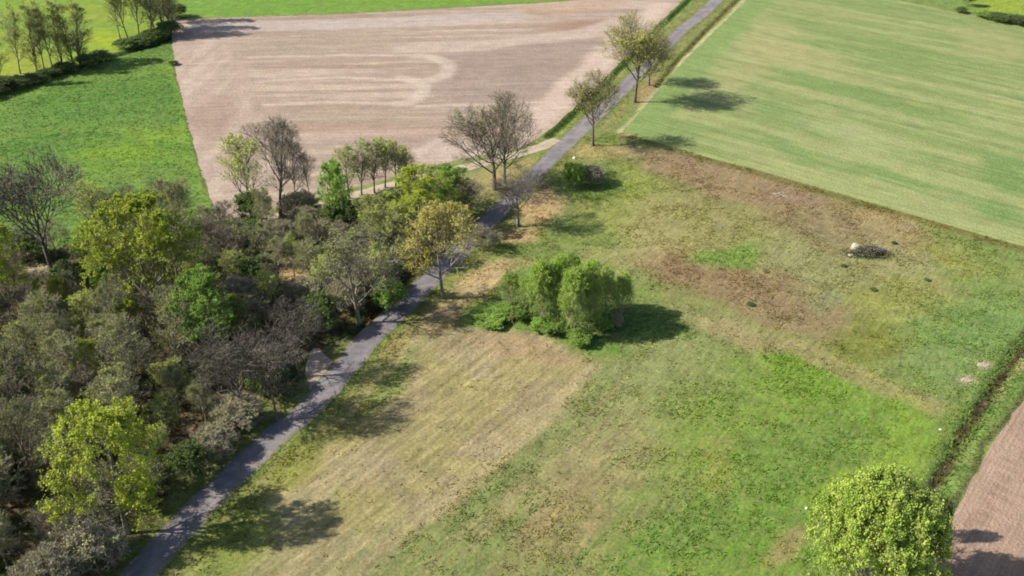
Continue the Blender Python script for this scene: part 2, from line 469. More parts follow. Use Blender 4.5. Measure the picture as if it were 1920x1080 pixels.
    lay(C, 1 - sstep(.8, 2.2, pdist(Xs, Ys, DITCH_HEDGE)), (62, 92, 36), .9)
    # molehill-pale bare spots
    for px, py, rx, ry in [(1845, 683, 14, 8), (1812, 711, 18, 8), (1700, 425, 16, 5)]:
        lay(C, ell(Xs, Ys, px, py, rx, ry, 0, .6), (190, 176, 150), .8)
    # fine variation
    C *= (1 + (fbm(x, y, 1.6, 3, 31) - .5)[:, None] * .22)
    return C

# ------------------------------------------------------------------ ground sheet
def axis(lo, hi, step, far):
    a = list(np.arange(lo, hi + .01, step)); s = step
    while a[-1] < far: s *= 1.35; a.append(a[-1] + s)
    s = step
    while a[0] > -far: s *= 1.35; a.insert(0, a[0] - s)
    return np.array(a)

gx = axis(-150, 150, 0.5, 4000); gy = axis(52, 292, 0.5, 4000)
GX, GY = np.meshgrid(gx, gy)
x, y = GX.ravel(), GY.ravel()
core = (np.abs(x) < 400) & (y > -200) & (y < 700)
C = np.zeros((len(x), 3)) + np.array((126, 148, 78.))
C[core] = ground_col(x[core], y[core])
z = np.zeros(len(x))
for line, wd, dp in ((DITCH_R, 1.1, .75), (DITCH_FIELD, 1.0, .7), (DITCH_WHEAT, .8, .55), (DITCH_WOOD, 1.0, .7), (DITCH_HEDGE, 1.5, .8)):
    d = pdist(x, y, line)
    z -= dp * (1 - sstep(.15, wd, d + (fbm(x, y, 2, 3, 5) - .5) * .5))
z -= 0.004
nx_, ny_ = len(gx), len(gy)
idx = np.arange(nx_ * ny_).reshape(ny_, nx_)
F = np.stack([idx[:-1, :-1].ravel(), idx[:-1, 1:].ravel(), idx[1:, 1:].ravel(), idx[1:, :-1].ravel()], 1)
M_ground = field_mat('meadow_ground', ROWDIR, 7, fine=2.6, coarse=.5, c_f=.38, c_c=.14, c_s=.32, hue=(184, 168, 122), hue_amt=.4, bump=.45, bump_scale=2.4, streak=2.2)
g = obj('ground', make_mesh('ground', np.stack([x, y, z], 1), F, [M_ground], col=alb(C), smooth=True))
tag(g, kind='structure')

# ------------------------------------------------------------------ field sheets
def sheet(name, outline_px, step, zz, mat, colf, wob=0.35):
    pts = []
    out = [np.array(p) for p in W(outline_px)]
    n = len(out)
    for i in range(n):
        a, b = out[i], out[(i + 1) % n]
        k = max(1, int(np.linalg.norm(b - a) / step))
        for j in range(k): pts.append(a + (b - a) * j / k)
    P = np.array(pts)
    P[:, 0] += (fbm(P[:, 0], P[:, 1], 2.5, 3, 41) - .5) * 2 * wob
    P[:, 1] += (fbm(P[:, 0], P[:, 1], 2.5, 3, 42) - .5) * 2 * wob
    lo, hi = P.min(0), P.max(0)
    xs, ys = np.meshgrid(np.arange(lo[0], hi[0], step), np.arange(lo[1], hi[1], step))
    xs, ys = xs.ravel(), ys.ravel()
    poly = [tuple(p) for p in P]
    ok = inside(xs, ys, poly)
    xs, ys = xs[ok], ys[ok]
    ok = pdist(xs, ys, poly + [poly[0]]) > step * .5
    xs, ys = xs[ok], ys[ok]
    allp = [Vector(p) for p in P] + [Vector((a, b)) for a, b in zip(xs, ys)]
    v, e, f, *_ = delaunay_2d_cdt(allp, [], [list(range(len(P)))], 1, 1e-5)
    V = np.array([(p.x, p.y, zz) for p in v])
    tri = np.array([t for t in f if len(t) == 3])
    c = colf(V[:, 0], V[:, 1])
    o = obj(name, make_mesh(name, V, tri, [mat], col=alb(c), smooth=True))
    return tag(o, kind='structure')

def brown_col(x, y):
    n1 = fbm(x, y, 10, 4, 51); n2 = fbm(x, y, 10, 4, 52)
    X, Y = x + (n1 - .5) * 6, y + (n2 - .5) * 6
    Xs, Ys = x + (n1 - .5) * 1.5, y + (n2 - .5) * 1.5
    al, ac = rot(x, y, HDIR)
    C = np.zeros((len(x), 3)) + np.array((194, 173, 156.))
    lay(C, sstep(.4, .62, fbm(al / 10, ac, 3.5, 4, 53)), (180, 158, 140), .8)
    lay(C, sstep(.5, .62, fbm(al / 20, ac, 2.4, 3, 54)), (212, 192, 172), .7)
    lay(C, sstep(.47, .37, fbm(al / 20, ac, 2.4, 3, 55)), (166, 146, 124), .55)
    lay(C, ell(X, Y, 620, 85, 170, 26, -2), (178, 160, 138), .6)
    lay(C, ell(Xs, Ys, 640, 215, 170, 26, 0), (182, 162, 140), .5)
    dark = W([(850, 190), (790, 175), (845, 125), (815, 105), (1110, 72), (1135, 68), (1000, 195)])
    lay(C, poly_w(Xs, Ys, dark, .8), (168, 148, 136), .65)
    lay(C, ell(Xs, Ys, 1085, 48, 78, 9, -5), (174, 144, 124), .85)
    lay(C, ell(X, Y, 1050, 15, 120, 12, -4), (196, 164, 138), .6)
    lay(C, ell(Xs, Ys, 700, 245, 250, 9, 1), (192, 160, 142), .5)
    lay(C, ell(Xs, Ys, 760, 268, 150, 8, 0), (172, 150, 142), .6)
    # pale passes and headland turns
    def arc(px, py, rx, ry, a0, a1):
        return W([(px + rx * math.cos(R(t)), py + ry * math.sin(R(t))) for t in range(a0, a1 + 1, 10)])
    for q, wd in ((arc(770, 128, 72, 24, -80, 90), 2.0), (arc(745, 170, 48, 24, -80, 90), 1.8), (W([(470, 108), (600, 104), (770, 104)]), .9), (W([(480, 150), (640, 146), (770, 152)]), .9),
                  (W([(500, 196), (640, 192), (740, 194)]), .9), (W([(780, 200), (900, 195), (1010, 192)]), 1.0), (arc(860, 300, 80, 42, -170, -60), .7)):
        lay(C, 1 - sstep(wd * .4, wd * 1.3, pdist(Xs, Ys, q)), (216, 197, 180), .8)
    lay(C, 1 - sstep(3.5, 6.5, pdist(Xs, Ys, W([(1250, 15), (1160, 100), (1060, 190), (960, 280)]))), (218, 196, 178), .9)
    lay(C, 1 - sstep(2.0, 4.0, pdist(Xs, Ys, W([(760, 92), (950, 80), (1090, 62), (1160, 40)]))), (208, 188, 174), .8)
    lay(C, 1 - sstep(3.5, 5.5, pdist(Xs, Ys, W([(330, 52), (640, 46), (900, 32), (960, 30)]))), (202, 186, 176), .8)
    lay(C, ell(X, Y, 880, 282, 90, 18, 4), (214, 194, 180), .8)
    hl = poly_w(Xs, Ys, W([(318, 60), (390, 60), (470, 130), (478, 260), (500, 420), (380, 430)]), 1.2)
    lay(C, hl, (194, 172, 156), .8)
    bl, bc = rot(x, y, 84)
    lay(C, hl * sstep(.45, .65, fbm(bl / 9, bc, 1.8, 4, 57)), (210, 190, 170), .7)
    lay(C, hl * ell(X, Y, 400, 220, 50, 40, 0), (176, 150, 134), .7)
    lay(C, 1 - sstep(.5, 1.5, pdist(Xs, Ys, W([(1300, -28), (1222, 56), (1100, 180), (1004, 262)]))), (182, 164, 136), .5)
    C *= (1 + (fbm(x, y, 1.3, 3, 58) - .5)[:, None] * .12)
    return C

def wheat_col(x, y):
    n1 = fbm(x, y, 10, 4, 61); n2 = fbm(x, y, 10, 4, 62)
    X, Y = x + (n1 - .5) * 10, y + (n2 - .5) * 10
    Xs, Ys = x + (n1 - .5) * 2, y + (n2 - .5) * 2
    al, ac = rot(x, y, WDIR)
    C = np.zeros((len(x), 3)) + np.array((150, 168, 100.))
    s1 = .6 * fbm(al / 10, ac, 5, 5, 63) + .4 * fbm(al / 3, ac, 14, 4, 66); s2 = fbm(al / 22, ac, 1.9, 3, 64); s3 = fbm(al / 2.5, ac, 5, 5, 65)
    lay(C, sstep(.42, .66, s1), (168, 178, 112), .5)
    lay(C, sstep(.5, .36, s1), (134, 162, 92), .6)
    lay(C, sstep(.48, .6, s2), (182, 192, 130), .55)
    lay(C, sstep(.46, .36, s2), (116, 150, 80), .5)
    lay(C, sstep(.54, .7, s3), (178, 180, 122), .4)
    for (px, py, rx, ry, an, c, a) in [
        (1450, 70, 70, 40, 20, (194, 184, 134), .6), (1390, 130, 60, 26, -30, (190, 182, 132), .6), (1520, 110, 90, 18, 12, (190, 184, 130), .6),
        (1540, 20, 90, 16, 10, (168, 176, 114), .6), (1700, 110, 80, 20, 12, (126, 158, 84), .7), (1560, 160, 140, 14, 16, (120, 156, 80), .85), (1680, 190, 110, 12, 16, (120, 154, 80), .8),
        (1480, 215, 90, 16, 15, (122, 158, 86), .75), (1600, 255, 110, 20, 16, (182, 192, 140), .6), (1500, 285, 140, 9, 17, (124, 158, 84), .8), (1700, 330, 120, 9, 16, (120, 158, 82), .8),
        (1900, 330, 60, 30, 20, (106, 150, 74), .8), (1890, 400, 60, 16, 18, (110, 156, 76), .7), (1850, 80, 80, 26, 12, (180, 178, 120), .6), (1250, 235, 70, 18, 10, (124, 158, 84), .6)]:
        lay(C, ell(X, Y, px, py, rx, ry, an), c, a)
    hd = W([(1402, -2), (1330, 68), (1262, 135), (1205, 205), (1168, 246)])
    lay(C, 1 - sstep(5.0, 7.5, pdist(Xs, Ys, hd)), (134, 168, 92), .9)
    lay(C, 1 - sstep(.4, 1.3, pdist(Xs, Ys, W([(1320, 292), (1600, 371), (1920, 462)]))), (178, 192, 118), .7)
    for q in ([(1380, 150), (1700, 235), (2000, 330)], [(1290, 225), (1600, 320), (1950, 425)], [(1420, 60), (1700, 130), (2000, 210)]):
        lay(C, 1 - sstep(.2, .7, pdist(Xs, Ys, W(q))), (104, 150, 84), .6)
    C = (C * .74 + np.array((148, 168, 104.)) * .26) * np.array((1.01, .98, .99))
    C *= (1 + (fbm(x, y, 1.4, 3, 68) - .5)[:, None] * .14)
    return C

def right_col(x, y):
    al, ac = rot(x, y, RDIR)
    C = np.zeros((len(x), 3)) + np.array((182, 154, 134.))
    lay(C, sstep(.4, .62, fbm(al / 12, ac, 1.4, 4, 71)), (164, 136, 116), .8)
    lay(C, sstep(.52, .68, fbm(al / 16, ac, .8, 3, 72)), (204, 176, 152), .7)
    return C

M_brown = field_mat('tilled_soil_pale', HDIR, 16, fine=1.8, coarse=.3, c_f=.28, c_c=.08, c_s=.2, bump=.45, bump_scale=2.0, streak=1.6)
M_wheat = field_mat('young_crop', WDIR, 24, fine=2.2, coarse=.3, c_f=.26, c_c=.08, c_s=.2, bump=.5, bump_scale=2.5, streak=1.3, hue=(186, 188, 140), hue_amt=.3)
M_right = field_mat('tilled_soil_brown', RDIR, 14, fine=3.0, coarse=.3, c_f=.22, c_c=.08, c_s=.2, bump=.7, bump_scale=3.0, streak=2.2, rows=.06, row_scale=.7)
sheet('ploughed_field', FIELD_BROWN_PX, .8, .008, M_brown, brown_col)
sheet('crop_field', FIELD_WHEAT_PX, 1.1, .008, M_wheat, wheat_col)
sheet('ploughed_field', FIELD_RIGHT_PX, 1.0, .008, M_right, right_col)

# ------------------------------------------------------------------ road, farm track, lay-by
def strip(name, line, half, zz, mat, colf, nx=9, wob=.25, taper=None):
    L = np.array(line)
    T = np.gradient(L, axis=0); T /= np.linalg.norm(T, axis=1)[:, None]
    N = np.stack([-T[:, 1], T[:, 0]], 1)
    s = np.linspace(-1, 1, nx)
    hl = half + (fbm(L[:, 0], L[:, 1], 1.7, 3, 81) - .5) * 2 * wob
    hr = half + (fbm(L[:, 0], L[:, 1], 1.7, 3, 82) - .5) * 2 * wob
    hw = np.where(s[None] < 0, hl[:, None], hr[:, None]) * s[None]
    P = L[:, None, :] + N[:, None, :] * hw[:, :, None]
    Z = zz + .03 * (1 - s[None] ** 2) + 0 * hw
    V = np.concatenate([P, Z[..., None]], 2).reshape(-1, 3)
    m = len(L)
    i = np.arange(m * nx).reshape(m, nx)
    F = np.stack([i[:-1, :-1].ravel(), i[:-1, 1:].ravel(), i[1:, 1:].ravel(), i[1:, :-1].ravel()], 1)
    sg = np.tile(s, m)
    c = colf(V[:, 0], V[:, 1], sg)
    me = make_mesh(name, V, F[:, ::-1], [mat], col=alb(c), smooth=True)
    o = obj(name, me)
    return tag(o, kind='structure')

def road_col(x, y, s):
    C = np.zeros((len(x), 3)) + np.array((158, 152, 153.))
    lay(C, sstep(.45, .62, fbm(x, y, 3, 4, 83)), (164, 154, 154), .7)
    lay(C, sstep(.5, .62, fbm(x, y, 6, 4, 84)), (138, 132, 138), .6)
    lay(C, np.exp(-((np.abs(s) - .5) / .17) ** 2), (170, 162, 160), .5)
    lay(C, sstep(.52, .66, fbm(x, y, 1.4, 3, 87)), (126, 120, 124), .45)
    lay(C, sstep(.6 , 1, np.abs(s) + (fbm(x, y, 1.5, 3, 88) - .5) * .7), (158, 148, 116), .75)
    lay(C, sstep(.8, 1, np.abs(s) + (fbm(x, y, .9, 3, 89) - .5) * .6), (124, 132, 80), .7)
    return C

def track_col(x, y, s):
    C = np.zeros((len(x), 3)) + np.array((216, 200, 174.))
    lay(C, np.exp(-(s / .25) ** 2) * sstep(.4, .6, fbm(x, y, 4, 3, 85)), (180, 172, 124), .6)
    lay(C, sstep(.5, .65, fbm(x, y, 3, 3, 86)), (200, 180, 156), .7)
    return C

M_road = field_mat('worn_asphalt', 0, 1, fine=5.0, coarse=.8, c_f=.2, c_c=.22, c_s=.1, bump=.2, bump_scale=7)
M_track = field_mat('sandy_track', 0, 1, fine=3.0, coarse=.8, c_f=.12, c_c=.12, c_s=.06, bump=.3, bump_scale=3)
strip('farm_track', TRACK, 1.25, .012, M_track, track_col, wob=.5)
sheet('gravel_layby', LAYBY_PX, .5, .016, M_track, lambda x, y: np.zeros((len(x), 3)) + np.array((200, 178, 162.)), .4)
strip('road', ROAD, 1.85, .020, M_road, road_col, nx=13)

# ------------------------------------------------------------------ grass tufts
M_tuft = tuft_mat('grass_blades')
def tufts(name, n, region, hmin, hmax, label, wmul=1.0, avoid=True, bright=1.0, dens=None, seed=3):
    r = np.random.default_rng(seed)
    lo, hi = np.array(region).min(0), np.array(region).max(0)
    px_, py_ = r.uniform(lo[0], hi[0], n * 4), r.uniform(lo[1], hi[1], n * 4)
    ok = inside(px_, py_, region)
    if dens is not None: ok &= r.random(n * 4) < dens(px_, py_)
    px_, py_ = px_[ok], py_[ok]
    if avoid:
        ok = (pdist(px_, py_, ROADc) > 1.5) & (pdist(px_, py_, [tuple(p) for p in TRACK]) > 1.4) & ~inside(px_, py_, W(LAYBY_PX))
        for f in (FIELD_BROWN_PX, FIELD_WHEAT_PX, FIELD_RIGHT_PX): ok &= ~inside(px_, py_, W(f))
        px_, py_ = px_[ok], py_[ok]
    px_, py_ = px_[:n], py_[:n]
    n = len(px_)
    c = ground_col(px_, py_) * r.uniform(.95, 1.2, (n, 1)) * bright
    c[:, 2] *= r.uniform(.8, 1.1, n)
    c = np.clip(c, 0, 245)
    nb = 4
    X = np.repeat(px_, nb) + r.normal(0, .09, n * nb); Y = np.repeat(py_, nb) + r.normal(0, .09, n * nb)
    h = .42 * np.repeat(r.uniform(hmin, hmax, n) * (0.5 + 1.0 * fbm(px_, py_, 3, 3, 91)), nb) * r.uniform(.6, 1.2, n * nb)
    a = r.uniform(0, 2 * math.pi, n * nb); wd = r.uniform(.05, .11, n * nb) * wmul
    ln = norm(r.normal(0, 1, (n * nb, 2))) * (h * r.uniform(1.2, 2.6, n * nb))[:, None]
    dxy = norm(np.stack([-ln[:, 1], ln[:, 0]], 1)) * wd[:, None]
    dx, dy = dxy[:, 0], dxy[:, 1]
    z0 = np.full(n * nb, -.05)
    V = np.stack([np.stack([X - dx, Y - dy, z0], 1), np.stack([X + dx, Y + dy, z0], 1),
                  np.stack([X + dx * .45 + ln[:, 0], Y + dy * .45 + ln[:, 1], h], 1), np.stack([X - dx * .45 + ln[:, 0], Y - dy * .45 + ln[:, 1], h], 1)], 1).reshape(-1, 3)
    F = np.arange(n * nb * 4).reshape(-1, 4)
    cc = np.repeat(alb(c, .66), nb * 4, axis=0)
    o = obj(name, make_mesh(name, V, F, [M_tuft], col=cc))
    return tag(o, label, 'grass', kind='stuff')

STUB = W([(775, 650), (845, 614), (960, 606), (1060, 626), (1112, 690), (1030, 775), (905, 880), (800, 965), (690, 1080), (560, 1250), (380, 1250), (440, 1040), (520, 900), (660, 800), (760, 740)])
MEAD = W([(1170, 250), (1320, 292), (1600, 371), (1920, 462), (2150, 520), (1990, 620), (1800, 860), (1700, 1200), (100, 1250), (260, 1050), (560, 770), (800, 500), (1050, 260)])
tufts('meadow_grass', 21000, MEAD, .10, .42, 'rough tufted grass and dry stalks of the open meadow right of the road', dens=lambda a, b: (.08 + sstep(.42, .62, fbm(a, b, 4, 4, 33))) * np.where(inside(a, b, STUB), .12, 1))
tufts('bank_grass', 5000, W([(1800, 700), (1940, 600), (2050, 500), (2050, 660), (1930, 735), (1850, 840), (1780, 970), (1700, 1200), (1620, 1180), (1700, 960)]), .12, .32, 'long grass on the banks of the narrow ditch at right', seed=5)
tufts('pasture_grass', 12000, PAST, .10, .26, 'short lush grass of the bright green pasture at upper left', wmul=1.5, seed=6)
tufts('woodland_undergrowth', 16000, WOOD, .15, .55, 'low leaf litter and green undergrowth on the wood floor', wmul=1.6, seed=8)
VERGE = [tuple(p) for p in (np.array(ROADc)[2:] + np.array([[-6.5, 0]]))] + [tuple(p) for p in (np.array(ROADc)[2:] + np.array([[6.5, 0]]))][::-1]
tufts('verge_grass', 12000, VERGE, .12, .4, 'green and straw coloured grass on the road verges', seed=9)

# ------------------------------------------------------------------ tree generator
def tube(P, Rd, sides):
    """P (N,K,3) polylines, Rd (N,K) radii -> verts, quads"""
    N, K, _ = P.shape
    D = norm(P[:, -1] - P[:, 0])
    ref = np.where(np.abs(D[:, 2:3]) > .9, np.array([[1., 0, 0]]), np.array([[0., 0, 1]]))
    U = norm(np.cross(D, ref)); Vv = np.cross(D, U)
    a = np.arange(sides) * 2 * math.pi / sides
    off = U[:, None, None, :] * np.cos(a)[None, None, :, None] + Vv[:, None, None, :] * np.sin(a)[None, None, :, None]
    V = P[:, :, None, :] + off * Rd[:, :, None, None]
    i = np.arange(N * K * sides).reshape(N, K, sides)
    j = np.roll(i, -1, axis=2)
    F = np.stack([i[:, :-1], j[:, :-1], j[:, 1:], i[:, 1:]], -1).reshape(-1, 4)
    return V.reshape(-1, 3), F

def env_dist(p, d, c, rad):
    q = (p - c) / rad; e = d / rad
    A = (e * e).sum(-1); B = (q * e).sum(-1); Cc = (q * q).sum(-1) - 1
    disc = np.maximum(B * B - A * Cc, 0)
    return np.maximum((-B + np.sqrt(disc)) / A, .0)

def grow(r, P0, D0, L, seg, jit, trop):
    N = len(P0)
    pts = np.zeros((N, seg + 1, 3)); pts[:, 0] = P0
    d = D0.copy()
    for k in range(seg):
        d = norm(d + r.normal(0, jit, (N, 3)) + np.array([0, 0, trop]))
        pts[:, k + 1] = pts[:, k] + d * (L / seg)[:, None]
    return pts

def children(r, pts, rad, n, t0, t1, ang, jang):
    """n children per branch: positions, directions, parent index, parent t, radius at that point"""
    N, K, _ = pts.shape
    par = np.repeat(np.arange(N), n)
    t = (np.tile((np.arange(n) + .5) / n, N) + r.uniform(-.5, .5, N * n) / n) * (t1 - t0) + t0
    t = np.clip(t, 0, .999) * (K - 1)
    k = t.astype(int); f = (t - k)[:, None]
    P = pts[par, k] * (1 - f) + pts[par, k + 1] * f
    tan = norm(pts[par, k + 1] - pts[par, k])
    rr = rad[par, k] * (1 - f[:, 0]) + rad[par, k + 1] * f[:, 0]
    ref = np.where(np.abs(tan[:, 2:3]) > .95, np.array([[1., 0, 0]]), np.array([[0., 0, 1]]))
    U = norm(np.cross(tan, ref)); Vv = np.cross(tan, U)
    az = (np.tile(np.arange(n) * 2.4, N) + r.uniform(0, 2 * math.pi, N)[par] + r.normal(0, .4, N * n))
    an = R(ang) + r.normal(0, R(jang), N * n)
    D = tan * np.cos(an)[:, None] + (U * np.cos(az)[:, None] + Vv * np.sin(az)[:, None]) * np.sin(an)[:, None]
    return P, norm(D), par, t / (K - 1), rr

def tree_meshes(name, seed, H=14., bare=.3, Rc=4.2, limbs=11, ang=48, trop=.10, sub=(8, 7, 6), leaves=0, leaf=.2, droop=0., fork=False, stems=1,
                trad=None, twig=.015, bark=None, leafm=None, clump=1.0, low=0., jit=.1, patchy=.6, spray=.35, flat_top=1.0):
    r = np.random.default_rng(seed)
    cz = H * (bare + 1) / 2; ez = H * (1 - bare) / 2 * 1.03
    if low: cz = H * .5; ez = H * .52
    cen = np.array([0, 0, cz]); rad = np.array([Rc, Rc, ez])
    trad = trad or H * .013 + .03
    tv, tf, nv = [], [], 0
    # trunk(s)
    if stems == 1:
        P0 = np.zeros((1, 3)); P0[0, 2] = -.3; D0 = np.array([[0, 0, 1.]])
        L = np.array([H * (.62 if fork else .93)])
    else:
        a = np.arange(stems) * 2 * math.pi / stems + r.uniform(0, 1)
        P0 = np.stack([np.cos(a) * .25, np.sin(a) * .25, a * 0 - .3], 1) * (1 if stems < 6 else 2.0) + 0
        P0[:, 2] = -.3
        tl = .20 + .25 * r.random(stems)
        D0 = norm(np.stack([np.cos(a) * tl, np.sin(a) * tl, np.ones(stems)], 1))
        L = np.full(stems, H * .85) * r.uniform(.8, 1.05, stems)
    seg = 8
    pts = grow(r, P0, D0, L, seg, .035, .03)
    tt = np.linspace(0, 1, seg + 1)
    prof = (1 - tt) ** .8 * .9 + .1
    prof[0] *= 1.45
    rd = trad * (1.0 if stems == 1 else .6) * prof[None] * np.ones((len(P0), 1))
    v, f = tube(pts, rd, 7); tv.append(v); tf.append(f + nv); nv += len(v)
    # limbs
    t0 = (bare * H / L[0]) * .9 if not low else .15
    P, D, par, t, rr = children(r, pts, rd, limbs, t0, .97, ang, 9)
    D = norm(D + np.array([0, 0, .18]))
    de = env_dist(P, D, cen, rad)
    L1 = np.clip(de * r.uniform(.72, 1.05, len(P)), .5, None)
    r1 = np.minimum(rr * .68, .03 + L1 * .021)
    p1 = grow(r, P, D, L1, 6, jit, trop)
    rd1 = r1[:, None] * (1 - np.linspace(0, 1, 7)[None] * .82)
    v, f = tube(p1, rd1, 5); tv.append(v); tf.append(f + nv); nv += len(v)
    cv, cf, cn = [], [], 0
    # second order
    P, D, par, t, rr = children(r, p1, rd1, sub[0], .18, 1.0, 40, 10)
    de = env_dist(P, D, cen, rad)
    L2 = np.clip(np.minimum(L1[par] * (.62 - .3 * t) * r.uniform(.7, 1.2, len(P)), de * 1.02 + .25), .3, None)
    p2 = grow(r, P, D, L2, 4, jit * 1.1, trop * .8 - droop * .3)
    rd2 = np.minimum(rr * .62, .065)[:, None] * (1 - np.linspace(0, 1, 5)[None] * .7)
    rd2 = np.maximum(rd2, twig * .8)
    v, f = tube(p2, rd2, 4); cv.append(v); cf.append(f + cn); cn += len(v)
    # third
    P, D, par2, t, rr = children(r, p2, rd2, sub[1], .15, 1.0, 38, 12)
    de = env_dist(P, D, cen, rad)
    L3 = np.clip(np.minimum(L2[par2] * (.6 - .2 * t) * r.uniform(.7, 1.25, len(P)), de + .35), .2, None)
    p3 = grow(r, P, D, L3 * (1 + droop), 3, jit * 1.2, trop * .6 - droop * .7)
    rd3 = np.maximum(np.minimum(rr * .7, .03)[:, None] * (1 - np.linspace(0, 1, 4)[None] * .6), twig * .6)
    v, f = tube(p3, rd3, 3); cv.append(v); cf.append(f + cn); cn += len(v)
    last, lastL = p3, L3
    if sub[2]:
        P, D, par3, t, rr = children(r, p3, rd3, sub[2], .15, 1.0, 36, 12)
        L4 = np.clip(L3[par3] * r.uniform(.4, .85, len(P)), .22, 1.3)
        p4 = grow(r, P, D, L4 * (1 + droop * 1.4), 2, jit * 1.3, trop * .5 - droop)
        rd4 = np.maximum(np.repeat(np.array([[twig * .75, twig * .55, twig * .3]]), len(P), 0), .004)
        v, f = tube(p4, rd4, 3); cv.append(v); cf.append(f + cn); cn += len(v)
        last, lastL = p4, L4
        grp = par2[par3]
    else:
        grp = par2
    tme = make_mesh(name + '_trunk', np.concatenate(tv), np.concatenate(tf), [bark], smooth=True)
    nf_tw = sum(len(a) for a in cf)
    mi = [np.zeros(nf_tw, int)]
    if leaves:
        K = last.shape[1]
        wg = (r.random(grp.max() + 1) ** 1.5 * patchy + (1 - patchy))[grp]
        pk = r.choice(len(last), leaves, p=wg / wg.sum())
        t = r.uniform(.25, 1.0, leaves) * (K - 1)
        k = np.minimum(t.astype(int), K - 2); ff = (t - k)[:, None]
        P = last[pk, k] * (1 - ff) + last[pk, k + 1] * ff + r.normal(0, leaf * spray * 1.6, (leaves, 3)) * clump
        nrm = norm(r.normal(0, 1, (leaves, 3)) + np.array([0, 0, .5]) + norm(P - cen) * .7)
        u = norm(np.cross(nrm, r.normal(0, 1, (leaves, 3)))); vv = np.cross(nrm, u)
        if droop: u = norm(u * np.array([1, 1, .4])); vv = norm(vv + np.array([0, 0, -1.2]) * droop * 2)
        s = (leaf * r.uniform(.6, 1.35, leaves))[:, None]
        a, b = u * s * .42, vv * s * .5
        V = np.stack([P - b, P + a - b * .1, P + b, P - a - b * .1], 1).reshape(-1, 3)
        F = np.arange(leaves * 4).reshape(-1, 4) + cn
        cv.append(V); cf.append(F); mi.append(np.ones(leaves, int))
    cme = make_mesh(name + '_crown', np.concatenate(cv), np.concatenate(cf), [bark, leafm] if leafm else [bark], midx=np.concatenate(mi))
    return tme, cme, H, Rc

def leafc(c): return alb(c, .82)
BK_grey = bark_mat('bark_grey_brown', (.13, .112, .085), (.235, .21, .165))
BK_dark = bark_mat('bark_dark', (.07, .06, .048), (.15, .13, .105))
BK_wood = bark_mat('bark_wood_grey', (.205, .18, .13), (.36, .32, .24))
BK_pale = bark_mat('bark_pale', (.22, .21, .17), (.42, .40, .34))
LF_bud = leaf_mat('leaf_bud_olive', leafc((158, 160, 76)), leafc((190, 186, 104)), .3)
LF_yel = leaf_mat('leaf_yellow_green', leafc((138, 156, 50)), leafc((188, 198, 74)), .35, .12)
LF_grn = leaf_mat('leaf_fresh_green', leafc((104, 142, 54)), leafc((150, 180, 80)), .35)
LF_ora = leaf_mat('leaf_ochre', leafc((152, 144, 70)), leafc((188, 180, 96)), .3)
LF_bir = leaf_mat('leaf_birch', leafc((126, 164, 54)), leafc((174, 204, 82)), .4, .12)
LF_wil = leaf_mat('leaf_willow', leafc((136, 164, 64)), leafc((186, 202, 98)), .4, .1)
LF_pal = leaf_mat('leaf_pale_spring', leafc((156, 172, 76)), leafc((198, 206, 108)), .35)
LF_drk = leaf_mat('leaf_dark_green', leafc((72, 92, 44)), leafc((106, 128, 66)), .2)
LF_oli = leaf_mat('leaf_olive_grey', leafc((120, 134, 64)), leafc((168, 176, 98)), .25)
LF_brn = leaf_mat('leaf_dry_brown', leafc((130, 116, 84)), leafc((166, 148, 112)), .25)

PR = {}
def proto(key, **kw):
    PR[key] = tree_meshes(key, **kw)

proto('bare_fan_a', seed=11, H=15, bare=.20, Rc=5.2, limbs=13, ang=42, trop=.07, fork=True, bark=BK_dark, leafm=LF_bud, leaves=1800, leaf=.12, jit=.09, twig=.021, sub=(8, 7, 4))
proto('bare_fan_b', seed=12, H=15, bare=.26, Rc=4.8, limbs=12, ang=38, trop=.08, fork=True, bark=BK_dark, jit=.08, twig=.034, sub=(8, 6, 4))
proto('bare_round_a', seed=13, H=14, bare=.30, Rc=4.4, limbs=15, ang=46, trop=.14, bark=BK_grey, jit=.08, twig=.017, sub=(8, 7, 5))
proto('bare_round_b', seed=14, H=12, bare=.22, Rc=3.8, limbs=13, ang=48, trop=.12, bark=BK_grey, jit=.1, twig=.026, leaves=3800, leaf=.12, leafm=LF_oli, sub=(8, 6, 4))
proto('bare_round_c', seed=15, H=12, bare=.15, Rc=4.2, limbs=14, ang=50, trop=.12, bark=BK_wood, jit=.12, twig=.028, leaves=6500, leaf=.13, leafm=LF_oli, sub=(8, 6, 4))
proto('bare_brown', seed=16, H=11, bare=.12, Rc=3.8, limbs=14, ang=50, trop=.12, bark=BK_grey, jit=.12, twig=.026, leaves=2200, leaf=.12, leafm=LF_brn, sub=(8, 6, 4))
proto('bud_avenue', seed=17, H=15, bare=.24, Rc=4.6, limbs=14, ang=40, trop=.12, bark=BK_dark, leafm=LF_bud, leaves=11000, leaf=.13, fork=True)
proto('bud_sparse', seed=18, H=13, bare=.3, Rc=3.6, limbs=12, ang=38, trop=.12, bark=BK_dark, leafm=LF_bud, leaves=4500, leaf=.14, fork=True)
proto('leafy_yellow', seed=19, H=12, bare=.12, Rc=5.0, limbs=15, ang=54, trop=.10, bark=BK_grey, leafm=LF_yel, leaves=46000, leaf=.12, sub=(7, 6, 4), patchy=.85)
proto('leafy_yellow_b', seed=29, H=12, bare=.14, Rc=4.6, limbs=14, ang=52, trop=.10, bark=BK_grey, leafm=LF_yel, leaves=26000, leaf=.135, sub=(7, 6, 4), patchy=.9)
proto('leafy_green', seed=20, H=10, bare=.14, Rc=4.0, limbs=14, ang=52, trop=.10, bark=BK_grey, leafm=LF_grn, leaves=24000, leaf=.14, sub=(7, 6, 4), patchy=.8)
